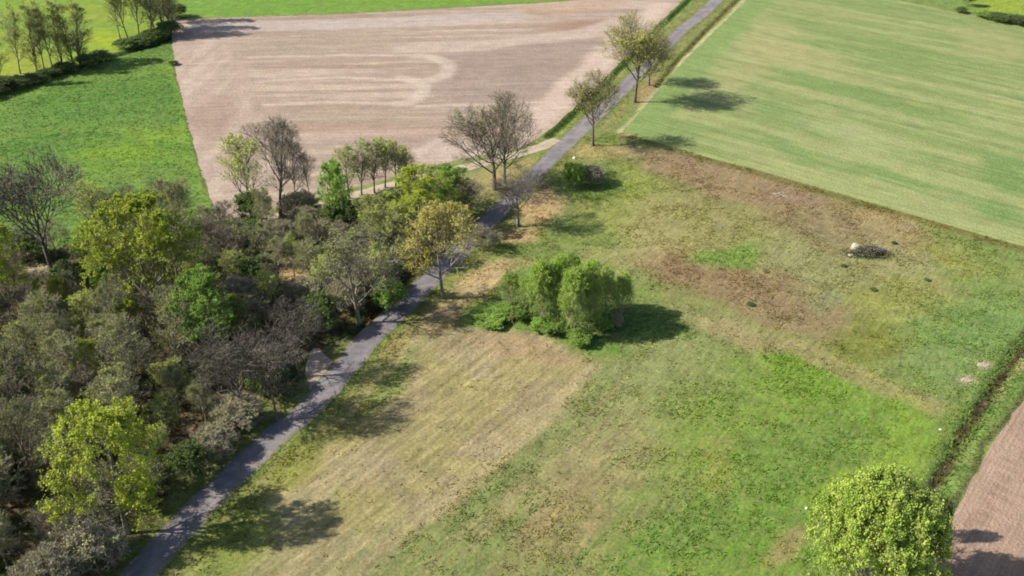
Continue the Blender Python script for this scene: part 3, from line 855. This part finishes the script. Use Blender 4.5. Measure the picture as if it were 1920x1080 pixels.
proto('leafy_open', seed=21, H=11, bare=.28, Rc=2.9, limbs=12, ang=46, trop=.10, bark=BK_grey, leafm=LF_pal, leaves=5200, leaf=.13, sub=(7, 6, 4), patchy=.85)
proto('ochre_tree', seed=22, H=13, bare=.24, Rc=4.6, limbs=14, ang=50, trop=.10, bark=BK_grey, leafm=LF_ora, leaves=13000, leaf=.14, sub=(7, 7, 4), patchy=.7)
proto('birch', seed=23, H=11, bare=.02, Rc=2.5, limbs=32, ang=38, trop=.03, droop=.2, low=1, bark=BK_wood, leafm=LF_bir, leaves=34000, leaf=.12, sub=(7, 6, 3), patchy=.7, trad=.13)
proto('birch_b', seed=24, H=10, bare=.02, Rc=2.3, limbs=28, ang=38, trop=.03, droop=.2, low=1, bark=BK_wood, leafm=LF_bir, leaves=18000, leaf=.12, sub=(7, 6, 3), patchy=.8, trad=.12)
proto('willow', seed=25, H=9, bare=.02, Rc=5.0, limbs=9, ang=42, trop=.06, stems=7, low=1, bark=BK_grey, leafm=LF_wil, leaves=115000, leaf=.14, sub=(8, 6, 4), patchy=.65)
proto('shrub_green', seed=26, H=4, bare=.02, Rc=2.2, limbs=6, ang=44, trop=.08, stems=5, low=1, bark=BK_grey, leafm=LF_grn, leaves=8000, leaf=.17, sub=(6, 5, 4), trad=.06, patchy=.7)
proto('shrub_dark', seed=27, H=4.5, bare=.02, Rc=2.3, limbs=6, ang=44, trop=.08, stems=5, low=1, bark=BK_dark, leafm=LF_drk, leaves=9000, leaf=.15, sub=(6, 5, 4), trad=.06, patchy=.85)
proto('shrub_bare', seed=28, H=4.5, bare=.02, Rc=2.5, limbs=8, ang=44, trop=.08, stems=7, low=1, bark=BK_wood, leafm=LF_oli, leaves=2500, leaf=.13, sub=(7, 6, 5), trad=.05, twig=.022)
proto('slender', seed=30, H=13, bare=.02, Rc=1.7, limbs=20, ang=34, trop=.12, bark=BK_grey, leafm=LF_pal, leaves=4200, leaf=.12, sub=(6, 5, 4), trad=.13)
proto('slender_b', seed=31, H=13, bare=.18, Rc=1.9, limbs=16, ang=34, trop=.12, bark=BK_grey, leafm=LF_pal, leaves=3000, leaf=.12, sub=(6, 6, 5), trad=.13)

rr_ = random.Random(5)
def plant(name, key, px, py, label, cat, top=None, h=None, wpx=None, wide=None, group=None, rotz=None, lean=0.):
    tme, cme, H, Rc = PR[key]
    xy = G(px, py)
    hh = h if h else height_for(px, py, top)
    sz = hh / H
    if wpx: sx = wpx * scale_at(px, py) / 2 / Rc
    elif wide: sx = wide / Rc
    else: sx = sz
    e = bpy.data.objects.new(name, None)
    e.empty_display_size = .5
    COL.objects.link(e)
    e.location = (xy[0], xy[1], 0)
    e.scale = (sx, sx, sz)
    e.rotation_euler = (0, R(lean), rr_.uniform(0, 6.28) if rotz is None else R(rotz))
    tag(e, label, cat, group)
    obj('trunk', tme, e); obj('crown', cme, e)
    return e

T, SH = 'tree', 'shrub'
AV = 'trees standing along the narrow road'
plant('roadside_tree', 'bud_avenue', 1190, 192, 'large olive-budding tree right of the road, its shadow on the pale green crop field', T, top=30, wpx=132, group=AV, rotz=40)
plant('roadside_tree', 'bud_avenue', 1217, 160, 'smaller budding tree behind the large olive-budding tree at the road bend', T, top=66, wpx=84, group=AV, rotz=200)
plant('roadside_tree', 'bud_sparse', 1111, 273, 'thinly budding tree right of the road where the farm track joins', T, top=138, wpx=98, group=AV, rotz=100)
plant('roadside_tree', 'bare_fan_a', 928, 356, 'wide fan-shaped bare tree in front of the ploughed field, forked low', T, top=180, wpx=188, group=AV, rotz=20)
plant('roadside_tree', 'bare_fan_a', 947, 342, 'bare tree close behind the wide fan-shaped one, with olive buds', T, top=192, wpx=130, group=AV, rotz=150)
plant('roadside_tree', 'bare_fan_b', 973, 425, 'slim bare grey tree on the sandy verge with a straight dark trunk', T, top=318, wpx=108, group=AV, rotz=75)
plant('roadside_tree', 'ochre_tree', 831, 559, 'ochre-yellow leafing tree with a thick trunk beside the road', T, top=392, wpx=158, group=AV, rotz=10)
plant('roadside_tree', 'bare_round_b', 672, 605, 'greenish bare tree left of the road whose trunk shadow crosses it', T, top=440, wpx=160, group=AV, rotz=10)
plant('roadside_tree', 'bare_fan_b', 562, 706, 'bare tree at the wood edge beside the gravel lay-by', T, top=560, wpx=110, group=AV, rotz=140)
plant('roadside_tree', 'bare_fan_b', 520, 790, 'bare tree nearest the road below the gravel lay-by, its branch shadow crossing the asphalt', T, top=628, wpx=130, group=AV, rotz=60)
plant('roadside_tree', 'bare_fan_b', 455, 795, 'pale-trunked bare tree at the wood edge left of the road', T, top=615, wpx=165, group=AV, rotz=10)
# row along the farm track
TR = 'trees along the sandy farm track'
plant('young_tree', 'leafy_open', 473, 420, 'slim light green leafing tree, leftmost along the farm track', T, top=256, wpx=98, group=TR, rotz=20, lean=-3)
plant('bare_tree', 'bare_round_a', 526, 405, 'dense round bare grey tree standing against the ploughed field', T, top=228, wpx=132, group=TR, rotz=20)
plant('bare_tree', 'bare_round_a', 553, 392, 'smaller bare tree just right of the dense round bare grey one', T, top=268, wpx=74, group=TR, rotz=90)
plant('bare_tree', 'bare_round_a', 583, 380, 'smallest bare tree of the group by the farm track', T, top=288, wpx=50, group=TR, rotz=190)
plant('leafy_tree', 'leafy_green', 636, 432, 'dense oval green tree left of the small grove on the track', T, top=308, wpx=84, group=TR, rotz=0)
GV = 'thin-stemmed grove by the farm track'
for i, (px, py, tp, wp, k, lb) in enumerate([(655, 372, 275, 55, 'leafy_open', 'pale budding tree, left end of the thin-stemmed grove'), (678, 366, 264, 60, 'slender_b', 'greyish tree second from left in the thin-stemmed grove'),
        (702, 362, 266, 56, 'slender_b', 'greyish twiggy tree in the middle of the thin-stemmed grove'), (722, 352, 262, 66, 'leafy_open', 'bright green leafing tree in the thin-stemmed grove'),
        (742, 350, 268, 56, 'leafy_open', 'yellowish green tree right of centre in the thin-stemmed grove'), (760, 342, 276, 50, 'slender_b', 'sparse tree at the right end of the thin-stemmed grove')]):
    plant('grove_tree', k, px, py, lb, T, top=tp, wpx=wp * .95, group=GV)
# trees between track and road
MID = 'leafing trees between the track and the road'
plant('leafy_tree', 'leafy_yellow_b', 790, 440, 'broad yellow-green tree with a dark trunk between track and road', T, top=322, wpx=150, group=MID)
plant('leafy_tree', 'leafy_green', 838, 402, 'green tree touching the right of the broad yellow-green one', T, top=318, wpx=110, group=MID)
plant('leafy_tree', 'leafy_open', 700, 490, 'bright green narrow leafing tree left of the broad yellow-green tree', T, top=372, wpx=90, group=MID)
plant('leafy_tree', 'leafy_open', 742, 500, 'slim green tree with pale stem left of the ochre tree', T, top=390, wpx=86, group=MID)
plant('leafy_tree', 'leafy_open', 712, 560, 'small bright green tree above the roadside ditch', T, top=462, wpx=66, group=MID)
plant('bare_tree', 'bare_brown', 872, 405, 'low brownish bare tree beside the shaded road', T, top=338, wpx=90, group=MID)
plant('bare_tree', 'bare_brown', 905, 470, 'brown twiggy shrub-like tree right of the ochre tree by the road', T, top=425, wpx=70, group=MID)
plant('bush', 'shrub_dark', 645, 448, 'dark grey-green bush at the foot of the dense oval green tree', SH, top=380, wpx=84)
plant('bush', 'shrub_green', 730, 580, 'green bush between the roadside ditch and the wood', SH, top=530, wpx=60)
# named trees of the wood
WD = 'distinct trees of the wood'
plant('bare_tree', 'bare_fan_b', 103, 525, 'tall dark bare tree forking widely in front of the green pasture', T, top=280, wpx=215, group=WD, rotz=20, lean=-4)
plant('leafy_tree', 'leafy_yellow', 292, 610, 'largest bright yellow-green tree in the upper part of the wood', T, top=382, wpx=228, group=WD, rotz=30)
plant('leafy_tree', 'leafy_yellow', 12, 625, 'yellow-green tree cut by the left frame edge', T, top=432, wpx=150, group=WD, rotz=130)
plant('leafy_tree', 'leafy_green', 400, 675, 'fresh green tree below and right of the largest yellow-green tree', T, top=518, wpx=150, group=WD, rotz=0)
plant('leafy_tree', 'leafy_yellow_b', 182, 742, 'small yellow-green tree amid grey bare trees of the wood', T, top=640, wpx=74, group=WD)
plant('leafy_tree', 'leafy_yellow_b', 238, 1000, 'broad yellow-green tree at the wood edge near the bottom left', T, top=776, wpx=235, group=WD, rotz=220)
plant('leafy_tree', 'leafy_open', 185, 470, 'olive leafing tree between the tall bare tree and the largest yellow-green one', T, top=345, wpx=92, group=WD)
plant('bare_tree', 'bare_fan_b', 238, 445, 'dark forked bare tree before the pasture, above the largest yellow-green tree', T, top=345, wpx=80, group=WD)
plant('bare_tree', 'bare_round_b', 318, 440, 'pale bare tree behind the top of the largest yellow-green tree', T, top=342, wpx=90, group=WD)
plant('leafy_tree', 'leafy_yellow_b', 120, 600, 'small yellow-green tree under the tall dark bare tree', T, top=528, wpx=66, group=WD)
plant('leafy_tree', 'leafy_open', 552, 520, 'thin light green sapling beside the straw clearing in the wood', T, top=440, wpx=36, group=WD)
plant('bush', 'shrub_dark', 482, 548, 'dark green round bush left of the straw clearing', SH, top=490, wpx=84)
plant('bush', 'shrub_green', 500, 712, 'low fresh green bush at the wood edge left of the gravel lay-by', SH, top=668, wpx=60)

# filler trees of the wood, in zones
for px, py, tp, wp, k, lb in [(60, 700, 610, 90, 'leafy_open', 'pale green crown above the left frame edge of the wood'), (330, 760, 680, 80, 'leafy_open', 'pale green tree in the wood right of the small yellow-green one'),
        (70, 860, 770, 90, 'leafy_open', 'pale green tree left of the broad yellow-green wood edge tree'), (450, 640, 560, 80, 'leafy_yellow_b', 'small yellow-green tree just right of the fresh green one'),
        (455, 480, 425, 60, 'leafy_open', 'pale green tree below the start of the farm track'), (620, 560, 480, 70, 'leafy_open', 'pale green tree left of the greenish bare roadside tree'),
        (210, 560, 470, 70, 'leafy_green', 'green tree at the left foot of the largest yellow-green one')]:
    plant('leafy_tree', k, px, py, lb, T, top=tp, wpx=wp, group=WD)
wood_px = [(-40, 560), (60, 470), (420, 432), (560, 408), (620, 440), (700, 520), (690, 590), (600, 640), (545, 700), (475, 792), (385, 880), (300, 958), (215, 1050), (80, 1230), (-200, 1400), (-420, 1400), (-420, 600)]
wood_w = W(wood_px)
r2 = np.random.default_rng(77)
lo, hi = np.array(wood_w).min(0), np.array(wood_w).max(0)
placed = []
keep_out = [tuple(G(545, 502)), tuple(G(555, 692)), tuple(G(520, 692)), tuple(G(490, 690)), tuple(G(575, 670)), tuple(G(535, 675)), tuple(G(292, 610)), tuple(G(400, 675)), tuple(G(182, 742)), tuple(G(238, 1000)), tuple(G(103, 525)), tuple(G(75, 508))]
tries = 0
while len(placed) < 175 and tries < 30000:
    tries += 1
    p = (r2.uniform(lo[0], hi[0]), r2.uniform(lo[1], hi[1]))
    if not inside(np.array([p[0]]), np.array([p[1]]), wood_w)[0]: continue
    if any((p[0] - q[0]) ** 2 + (p[1] - q[1]) ** 2 < 3.9 ** 2 for q in placed): continue
    if any((p[0] - q[0]) ** 2 + (p[1] - q[1]) ** 2 < 3.4 ** 2 for q in keep_out): continue
    placed.append(p)

def to_px(xw, yw):
    dep = yw * cs + CAM_H * sn
    return 960 + xw / dep * FPX, 540 + (-yw * sn + CAM_H * cs) / dep * FPX

KIND = {'bare_round_b': ('bare_tree', T, 'grey bare tree with olive buds'), 'bare_round_c': ('bare_tree', T, 'wide grey-olive twiggy tree'), 'bare_brown': ('bare_tree', T, 'brownish tree with withered leaves'),
        'shrub_bare': ('shrub', SH, 'low grey leafless shrub'), 'shrub_dark': ('shrub', SH, 'dark green shrub'), 'shrub_green': ('shrub', SH, 'fresh green shrub'), 'leafy_open': ('young_tree', T, 'thin green leafing tree')}
for i, (xw, yw) in enumerate(placed):
    px, py = to_px(xw, yw)
    u = r2.random()
    if py < 640 and px > 380:            # lighter upper right part of the wood
        k = 'bare_round_c' if u < .3 else 'bare_brown' if u < .5 else 'shrub_bare' if u < .8 else 'shrub_dark' if u < .9 else 'leafy_open'
        zone = 'in the thin wood below the farm track'; hs = .62
        if px < 480 and py < 500: k = 'bare_brown' if u < .7 else 'shrub_dark'
    elif px < 60 and py > 700:
        k = 'bare_round_c' if u < .5 else 'bare_round_b' if u < .75 else 'leafy_open' if u < .85 else 'shrub_dark'
        zone = 'along the left frame edge of the wood'; hs = .85
    elif py > 930:
        k = 'bare_round_c' if u < .4 else 'bare_round_b' if u < .65 else 'shrub_dark' if u < .85 else 'bare_brown'
        zone = 'in the bottom left corner of the wood'; hs = .8
    elif px > 330:
        k = 'bare_round_c' if u < .35 else 'bare_round_b' if u < .55 else 'bare_brown' if u < .7 else 'leafy_open' if u < .78 else 'shrub_dark'
        zone = 'at the wood edge right beside the road'; hs = .72
    elif py < 640:
        k = 'bare_round_b' if u < .35 else 'bare_brown' if u < .6 else 'bare_round_c' if u < .8 else 'shrub_dark'
        zone = 'around the foot of the tall forked bare tree'; hs = .6
    else:
        k = 'bare_round_c' if u < .4 else 'bare_brown' if u < .6 else 'bare_round_b' if u < .8 else 'leafy_open' if u < .92 else 'shrub_dark'
        zone = 'between the two biggest yellow-green trees'; hs = .82
    nm, ct, ad = KIND[k]
    H, Rc = PR[k][2], PR[k][3]
    rdist = float(pdist(np.array([xw]), np.array([yw]), ROADc)[0])
    if rdist < 7.5 and not k.startswith('shrub'):
        k = 'shrub_bare' if r2.random() < .88 else 'shrub_dark'; nm, ct, ad = KIND[k]; H, Rc = PR[k][2], PR[k][3]
    if rdist < 13: hs *= .72
    if k.startswith('shrub'): h = H * r2.uniform(.7, 1.15); wd = Rc * r2.uniform(.9, 1.4)
    else: h = H * hs * r2.uniform(.75, 1.12); wd = Rc * hs * r2.uniform(.85, 1.2)
    plant(nm, k, px, py, ad + ' ' + zone, ct, h=h, wide=wd, group=ad + 's ' + zone)

# birch clump in the middle
BC = 'birches of the green clump in the meadow'
for (px, py, tp, wp, k, lb) in [(955, 584, 512, 40, 'birch_b', 'small thin birch at the left edge of the clump'), (982, 592, 518, 38, 'birch_b', 'second small birch from the left edge of the clump'),
        (1016, 612, 490, 54, 'birch', 'bright green birch left of centre in the clump'), (1046, 604, 480, 50, 'birch', 'tall bright birch in the middle of the clump'),
        (1078, 634, 502, 58, 'birch', 'largest bright green birch at the front of the clump'), (1066, 586, 472, 42, 'birch_b', 'birch at the back of the clump, topmost in the photo'), (1104, 622, 492, 52, 'birch', 'slightly darker birch right beside the largest one'),
        (1134, 604, 502, 44, 'birch_b', 'thin birch on the right side of the clump'), (1166, 594, 514, 38, 'birch_b', 'rightmost thin birch of the clump, above its shadow'), (1112, 584, 486, 40, 'birch_b', 'birch behind the slightly darker one in the clump')]:
    plant('birch_tree', k, px, py, lb, T, top=tp, wpx=wp * .95, group=BC)
for px, py, hh, wd, lb in [(1018, 620, 1.8, 1.7, 'green bush at the foot of the bright birch left of centre'), (1088, 642, 1.7, 1.8, 'green bush under the largest birch at the front of the clump'), (968, 598, 2.0, 1.8, 'green bush at the foot of the small left birch'), (1050, 628, 2.0, 1.6, 'green bush between the two brightest birches'), (1128, 618, 2.2, 1.6, 'green bush in front of the thin right birch')]:
    plant('bush', 'shrub_green', px, py, lb, SH, h=hh, wide=wd, group='bushes at the feet of the birches')
plant('bush', 'shrub_bare', 1152, 616, 'grey twiggy bush in the shade right of the birch clump', SH, top=590, wpx=34)
plant('bush', 'shrub_green', 1074, 352, 'vivid green bush on the meadow edge by the shaded road', SH, top=308, wpx=44)
plant('bush', 'shrub_bare', 1108, 346, 'bare brown bush right of the vivid green bush', SH, top=314, wpx=50)
plant('bush', 'shrub_green', 920, 604, 'low green bush left of the birch clump', SH, h=1.1, wide=2.6)
# willow at lower right
plant('willow_bush', 'willow', 1616, 1130, 'big rounded yellow-green willow beside the ditch at the bottom right', T, top=918, wpx=232, rotz=30)
plant('bush', 'shrub_dark', 1752, 1012, 'small dark green bush right of the big willow on the ditch bank', SH, top=940, wpx=40)
# hedge rows at upper left
HL = 'slender trees along the field ditch at upper left'
for i, (px, py, tp, wp, k, lb) in enumerate([(-45, 160, 40, 60, 'slender', 'slender tree cut by the left frame edge on the field ditch'), (2, 158, 45, 50, 'slender', 'slender tree nearest the left frame edge on the field ditch'),
        (38, 138, 22, 48, 'slender_b', 'second slender tree from the left in the ditch row'), (70, 138, 12, 50, 'slender', 'third slender tree from the left in the ditch row'),
        (84, 134, 20, 46, 'slender_b', 'fourth slender tree from the left in the ditch row, thinly leafed'), (99, 130, 14, 46, 'slender_b', 'fifth slender tree from the left in the ditch row'),
        (117, 124, 8, 50, 'slender', 'slender tree left of the denser last one in the ditch row'), (150, 120, 14, 74, 'slender', 'densest slender tree, last of the left ditch row'), (138, 121, 10, 46, 'slender', 'tree half hidden behind the densest one in the ditch row'),
        (226, 76, -40, 46, 'slender_b', 'leftmost tree of the row cut by the top frame edge'), (240, 74, -45, 48, 'slender_b', 'second tree of the row cut by the top frame edge'), (262, 72, -45, 50, 'slender_b', 'third tree of the row cut by the top frame edge'),
        (285, 70, -55, 54, 'slender_b', 'leaning tree in the row cut by the top frame edge'), (292, 66, -60, 54, 'slender', 'dense tree near the right of the row cut by the top frame edge'), (306, 56, -60, 60, 'slender', 'tree beside the corner of the ploughed field at the top'),
        (322, 44, -70, 60, 'slender', 'rightmost tree of the row, shading the ploughed field corner'), (318, 58, -66, 60, 'slender', 'tree close behind the corner of the ploughed field')]):
    plant('slender_tree', k, px, py, lb, T, top=tp - 12, wpx=wp * .84, group=HL, lean=rr_.uniform(-5, 3))
HB = 'dark low bushes of the ditch hedge at upper left'
for i, (px, py, hh, wd, lb) in enumerate([(-30, 182, 3.0, 3.4, 'dark low hedge bush at the left end of the ditch hedge'), (4, 172, 2.8, 3.2, 'dark low hedge bush at the left frame edge'), (30, 165, 2.2, 3.0, 'dark hedge bush under the second slender tree'),
        (60, 156, 1.8, 2.6, 'dark hedge bush under the third slender tree'), (92, 146, 1.8, 2.6, 'dark hedge bush under the middle of the slender row'), (122, 136, 2.0, 2.8, 'dark hedge bush left of the densest slender tree'),
        (162, 124, 2.2, 3.0, 'dark hedge bush at the foot of the densest slender tree'), (188, 112, 1.8, 2.8, 'dark hedge bush right of the densest slender tree'), (238, 92, 2.2, 2.8, 'round dark bush at the left of the top tree row'),
        (262, 86, 2.2, 3.0, 'dark hedge bush in the middle of the top tree row'), (290, 78, 2.6, 3.2, 'dark hedge bush near the ploughed field corner'), (316, 66, 3.0, 3.2, 'dark hedge bush at the ploughed field corner'), (332, 34, 3.2, 3.2, 'dark hedge bush behind the ploughed field corner'),
        (326, 122, .9, 1.1, 'tiny dark bush on the edge between pasture and ploughed field')]):
    plant('hedge_bush', 'shrub_dark', px, py, lb, SH, h=hh, wide=wd, group=HB)
# hedge beyond the crop field
HR = 'bushes beyond the crop field at upper right'
for px, py, hh, wd, k, lb in [(1812, 12, 4.5, 1.8, 'shrub_dark', 'small dark upright bush beyond the crop field'), (1802, 24, 1.4, 1.6, 'shrub_dark', 'tiny dark bush on the far edge of the crop field'), (1848, 34, 1.6, 2.8, 'shrub_green', 'green bush, left of the hedge behind the crop field'),
                          (1872, 39, 1.8, 2.8, 'shrub_dark', 'dark bush in the middle of the hedge behind the crop field'), (1898, 44, 2.0, 3.0, 'shrub_dark', 'dark bush at the right of the hedge behind the crop field'), (1925, 49, 2.2, 3.0, 'shrub_dark', 'dark bush cut by the right frame edge behind the crop field')]:
    plant('hedge_bush', k, px, py, lb, SH, h=hh, wide=wd, group=HR)
# saplings and dry clumps in the meadow
for px, py, hh, wd, lb in [(1676, 457, .8, .9, 'tiny dark clump right of the brush heap'), (1582, 500, .7, .8, 'tiny dark clump below left of the brush heap'), (1738, 526, .6, .9, 'tiny dark clump in the pale grass right below the brush heap'),
                       (1407, 572, .7, 1.2, 'small dark green clump in the brown meadow patch'), (1637, 544, .6, 1.1, 'small dark tuft below the brush heap')]:
    plant('grass_clump', 'shrub_dark', px, py, lb, 'plant', h=hh * .45, wide=wd * .5, group='small dark clumps in the meadow')

# ------------------------------------------------------------------ small things
def simple_mat(name, c0, c1, sc=3.0, bump=.3):
    m, n, l, b = nodes(name)
    tc = n.new('ShaderNodeTexCoord')
    t = noise(n, l, tc.outputs['Object'], sc, 5)
    mx = n.new('ShaderNodeMix'); mx.data_type = 'RGBA'
    l.new(ramp(n, l, t.outputs[0], .3, .7, 0, 1), mx.inputs[0])
    mx.inputs[6].default_value = (*c0, 1); mx.inputs[7].default_value = (*c1, 1)
    l.new(mx.outputs[2], b.inputs['Base Color'])
    bp = n.new('ShaderNodeBump'); bp.inputs['Strength'].default_value = bump; bp.inputs['Distance'].default_value = .05
    l.new(t.outputs[0], bp.inputs['Height']); l.new(bp.outputs[0], b.inputs['Normal'])
    return m

M_stone = simple_mat('pale_stone', (.27, .235, .17), (.42, .37, .28))
M_white = simple_mat('weathered_white', (.62, .62, .58), (.78, .78, .74))
M_sand = simple_mat('pale_sand', (.22, .18, .13), (.34, .29, .22))

def lump(name, px, py, rx, ry, rz, mat, seed, label=None, cat=None, parent=None, dx=0, dy=0, seg=20, rough=.3, group=None):
    r = np.random.default_rng(seed)
    nu, nv = seg, seg // 2
    th = np.linspace(0, 2 * math.pi, nu, endpoint=False)[None]; ph = np.linspace(-.5 * math.pi, .5 * math.pi, nv)[:, None]
    X = np.cos(ph) * np.cos(th); Y = np.cos(ph) * np.sin(th); Z = np.sin(ph) + 0 * th
    o1, o2 = r.uniform(0, 90, 2)
    d = 1 + rough * (vnoise(X * 1.7 + Z + o1, Y * 1.7 + o2) - .5) * 2 + rough * .6 * (vnoise(X * 4 + o2, Y * 4 + Z * 3 + o1) - .5) * 2
    V = np.stack([X * d * rx, Y * d * ry, Z * d * rz + rz * .35], -1).reshape(-1, 3)
    i = np.arange(nu * nv).reshape(nv, nu); j = np.roll(i, -1, 1)
    F = np.stack([i[:-1], j[:-1], j[1:], i[1:]], -1).reshape(-1, 4)
    if parent is None:
        o = obj(name, make_mesh(name, V, F, [mat], smooth=True))
        xy = G(px, py); o.location = (xy[0] + dx, xy[1] + dy, 0)
        tag(o, label, cat, group)
    else:
        V = V + np.array([dx, dy, 0])
        o = obj(name, make_mesh(name, V, F, [mat], smooth=True), parent)
    return o

def sticks(n, lx, ly, h, rad, seed, lmin=.8, lmax=2.2):
    r = np.random.default_rng(seed)
    c = np.stack([r.normal(0, lx * .4, n), r.normal(0, ly * .4, n), r.uniform(.05, 1, n) * h], 1)
    c[:, 2] *= np.exp(-(c[:, 0] / lx) ** 2 - (c[:, 1] / ly) ** 2)
    a = r.uniform(0, math.pi, n); d = norm(np.stack([np.cos(a), np.sin(a), r.normal(0, .35, n)], 1))
    L = r.uniform(lmin, lmax, n)
    P0 = c - d * L[:, None] / 2; P0[:, 2] = np.maximum(P0[:, 2], .02)
    pts = grow(r, P0, d, L, 3, .12, 0)
    pts[:, :, 2] = np.maximum(pts[:, :, 2], .02)
    rd = rad * r.uniform(.5, 1.3, n)[:, None] * np.linspace(1, .4, 4)[None]
    return tube(pts, rd, 4)

# brush heap with a pale rock
e = bpy.data.objects.new('brush_heap', None); COL.objects.link(e)
xy = G(1629, 476); e.location = (xy[0], xy[1], 0)
tag(e, 'dark heap of cut brush lying beside a pale rock in the dry meadow', 'brush heap')
v, f = sticks(900, 2.4, 1.1, 1.1, .035, 3); obj('branches', make_mesh('branches', v, f, [BK_dark]), e)
rq = np.random.default_rng(9); nn = 3800
P = np.stack([rq.normal(0, 1.3, nn), rq.normal(0, .62, nn), rq.uniform(0, 1, nn)], 1)
P[:, 2] = .08 + P[:, 2] * 1.15 * np.exp(-(P[:, 0] / 1.9) ** 2 - (P[:, 1] / 1.0) ** 2)
u = norm(rq.normal(0, 1, (nn, 3))); vv = norm(np.cross(u, rq.normal(0, 1, (nn, 3)))); s = .11
V = np.stack([P - vv * s, P + u * s, P + vv * s, P - u * s], 1).reshape(-1, 3)
obj('foliage', make_mesh('brush_leaves', V, np.arange(nn * 4).reshape(-1, 4), [LF_drk]), e)
lump('rock', 1605, 468, .85, .7, .75, M_stone, 4, 'pale cream rock at the left end of the dark brush heap', 'rock')
lump('rock', 1595, 479, .45, .3, .16, M_stone, 5, 'small flat pale stone just below the cream rock', 'rock')
# bleached branches lying on the dry meadow
v, f = sticks(16, 1.6, .25, .12, .045, 12, 1.0, 2.2)
V2 = v.copy()
ca, sa = math.cos(R(-22)), math.sin(R(-22)); V2[:, 0], V2[:, 1] = v[:, 0] * ca - v[:, 1] * sa, v[:, 0] * sa + v[:, 1] * ca
o = obj('deadwood_pile', make_mesh('deadwood_pile', V2, f, [M_stone], smooth=True)); xy = G(1463, 366); o.location = (xy[0], xy[1], 0)
tag(o, 'bleached dead branches lying near the crop field edge', 'deadwood')
lump('white_stone', 1512, 954, .16, .13, .14, M_white, 21, 'small white stone in the lush grass left of the big willow', 'stone', group='small white stones in the meadow')
lump('white_stone', 1763, 806, .17, .12, .10, M_white, 22, 'small white stone in the grass close to the ditch', 'stone', group='small white stones in the meadow')
lump('earth_mound', 1845, 684, .7, .5, .05, M_sand, 23, 'pale bare earth mound on the ditch side of the meadow, upper one', 'mound', group='pale earth mounds near the ditch')
lump('earth_mound', 1812, 712, .8, .5, .05, M_sand, 24, 'pale bare earth mound nearer the ditch bend, lower one', 'mound', group='pale earth mounds near the ditch')
lump('pale_stone', 1077, 297, .3, .25, .2, M_white, 25, 'pale stone on the right road verge near the track junction', 'stone')

def stem(name, px, py, h, leanx, leany, rad, mat, label, cat, twigs=5, seed=1, group=None):
    r = np.random.default_rng(seed)
    P0 = np.array([[0, 0, -.1]]); D = norm(np.array([[leanx, leany, 1.]]))
    p = grow(r, P0, D, np.array([h]), 6, .05, 0)
    rd = rad * np.linspace(1, .35, 7)[None]
    v, f = tube(p, rd, 5)
    P, D, par, t, rr = children(r, p, rd, twigs, .4, 1, 35, 8)
    q = grow(r, P, D, np.full(len(P), h * .25), 3, .1, .1)
    v2, f2 = tube(q, np.maximum(rr * .5, .01)[:, None] * np.linspace(1, .4, 4)[None], 3)
    o = obj(name, make_mesh(name, np.concatenate([v, v2]), np.concatenate([f, f2 + len(v)]), [mat], smooth=True))
    xy = G(px, py); o.location = (xy[0], xy[1], 0)
    return tag(o, label, cat, group)

stem('dead_stem', 968, 616, 2.6, -.45, 0, .07, M_stone, 'pale leaning dead stem in the green left of the birch clump', 'stem', seed=3)
stem('dead_stem', 1284, 392, 5.0, .05, 0, .045, M_sand, 'left one of the two thin pale dry stems in the brown meadow', 'stem', seed=4)
stem('dead_stem', 1297, 392, 5.2, .03, 0, .045, M_sand, 'right one of the two thin pale dry stems in the brown meadow', 'stem', seed=5)
# added white prism standing in for the sunlit trunk edge of the slim bare tree
def prism(name, px, py, w, h, mat, label, cat):
    s = w / 2
    V = [(a * s * k, b * s * k, zz) for zz, k in ((-.2, 1), (h * .92, 1), (h, .6)) for a, b in ((-1, -1), (1, -1), (1, 1), (-1, 1))]
    F = [(i + k * 4, (i + 1) % 4 + k * 4, (i + 1) % 4 + k * 4 + 4, i + k * 4 + 4) for k in range(2) for i in range(4)] + [(8, 9, 10, 11)]
    o = obj(name, make_mesh(name, V, F, [mat])); xy = G(px, py); o.location = (xy[0], xy[1], 0)
    return tag(o, label, cat)
prism('lit_trunk_edge', 969, 426, .14, 1.4, M_white, 'thin white strip standing in for the sunlit trunk edge of the slim bare tree', 'lit edge')
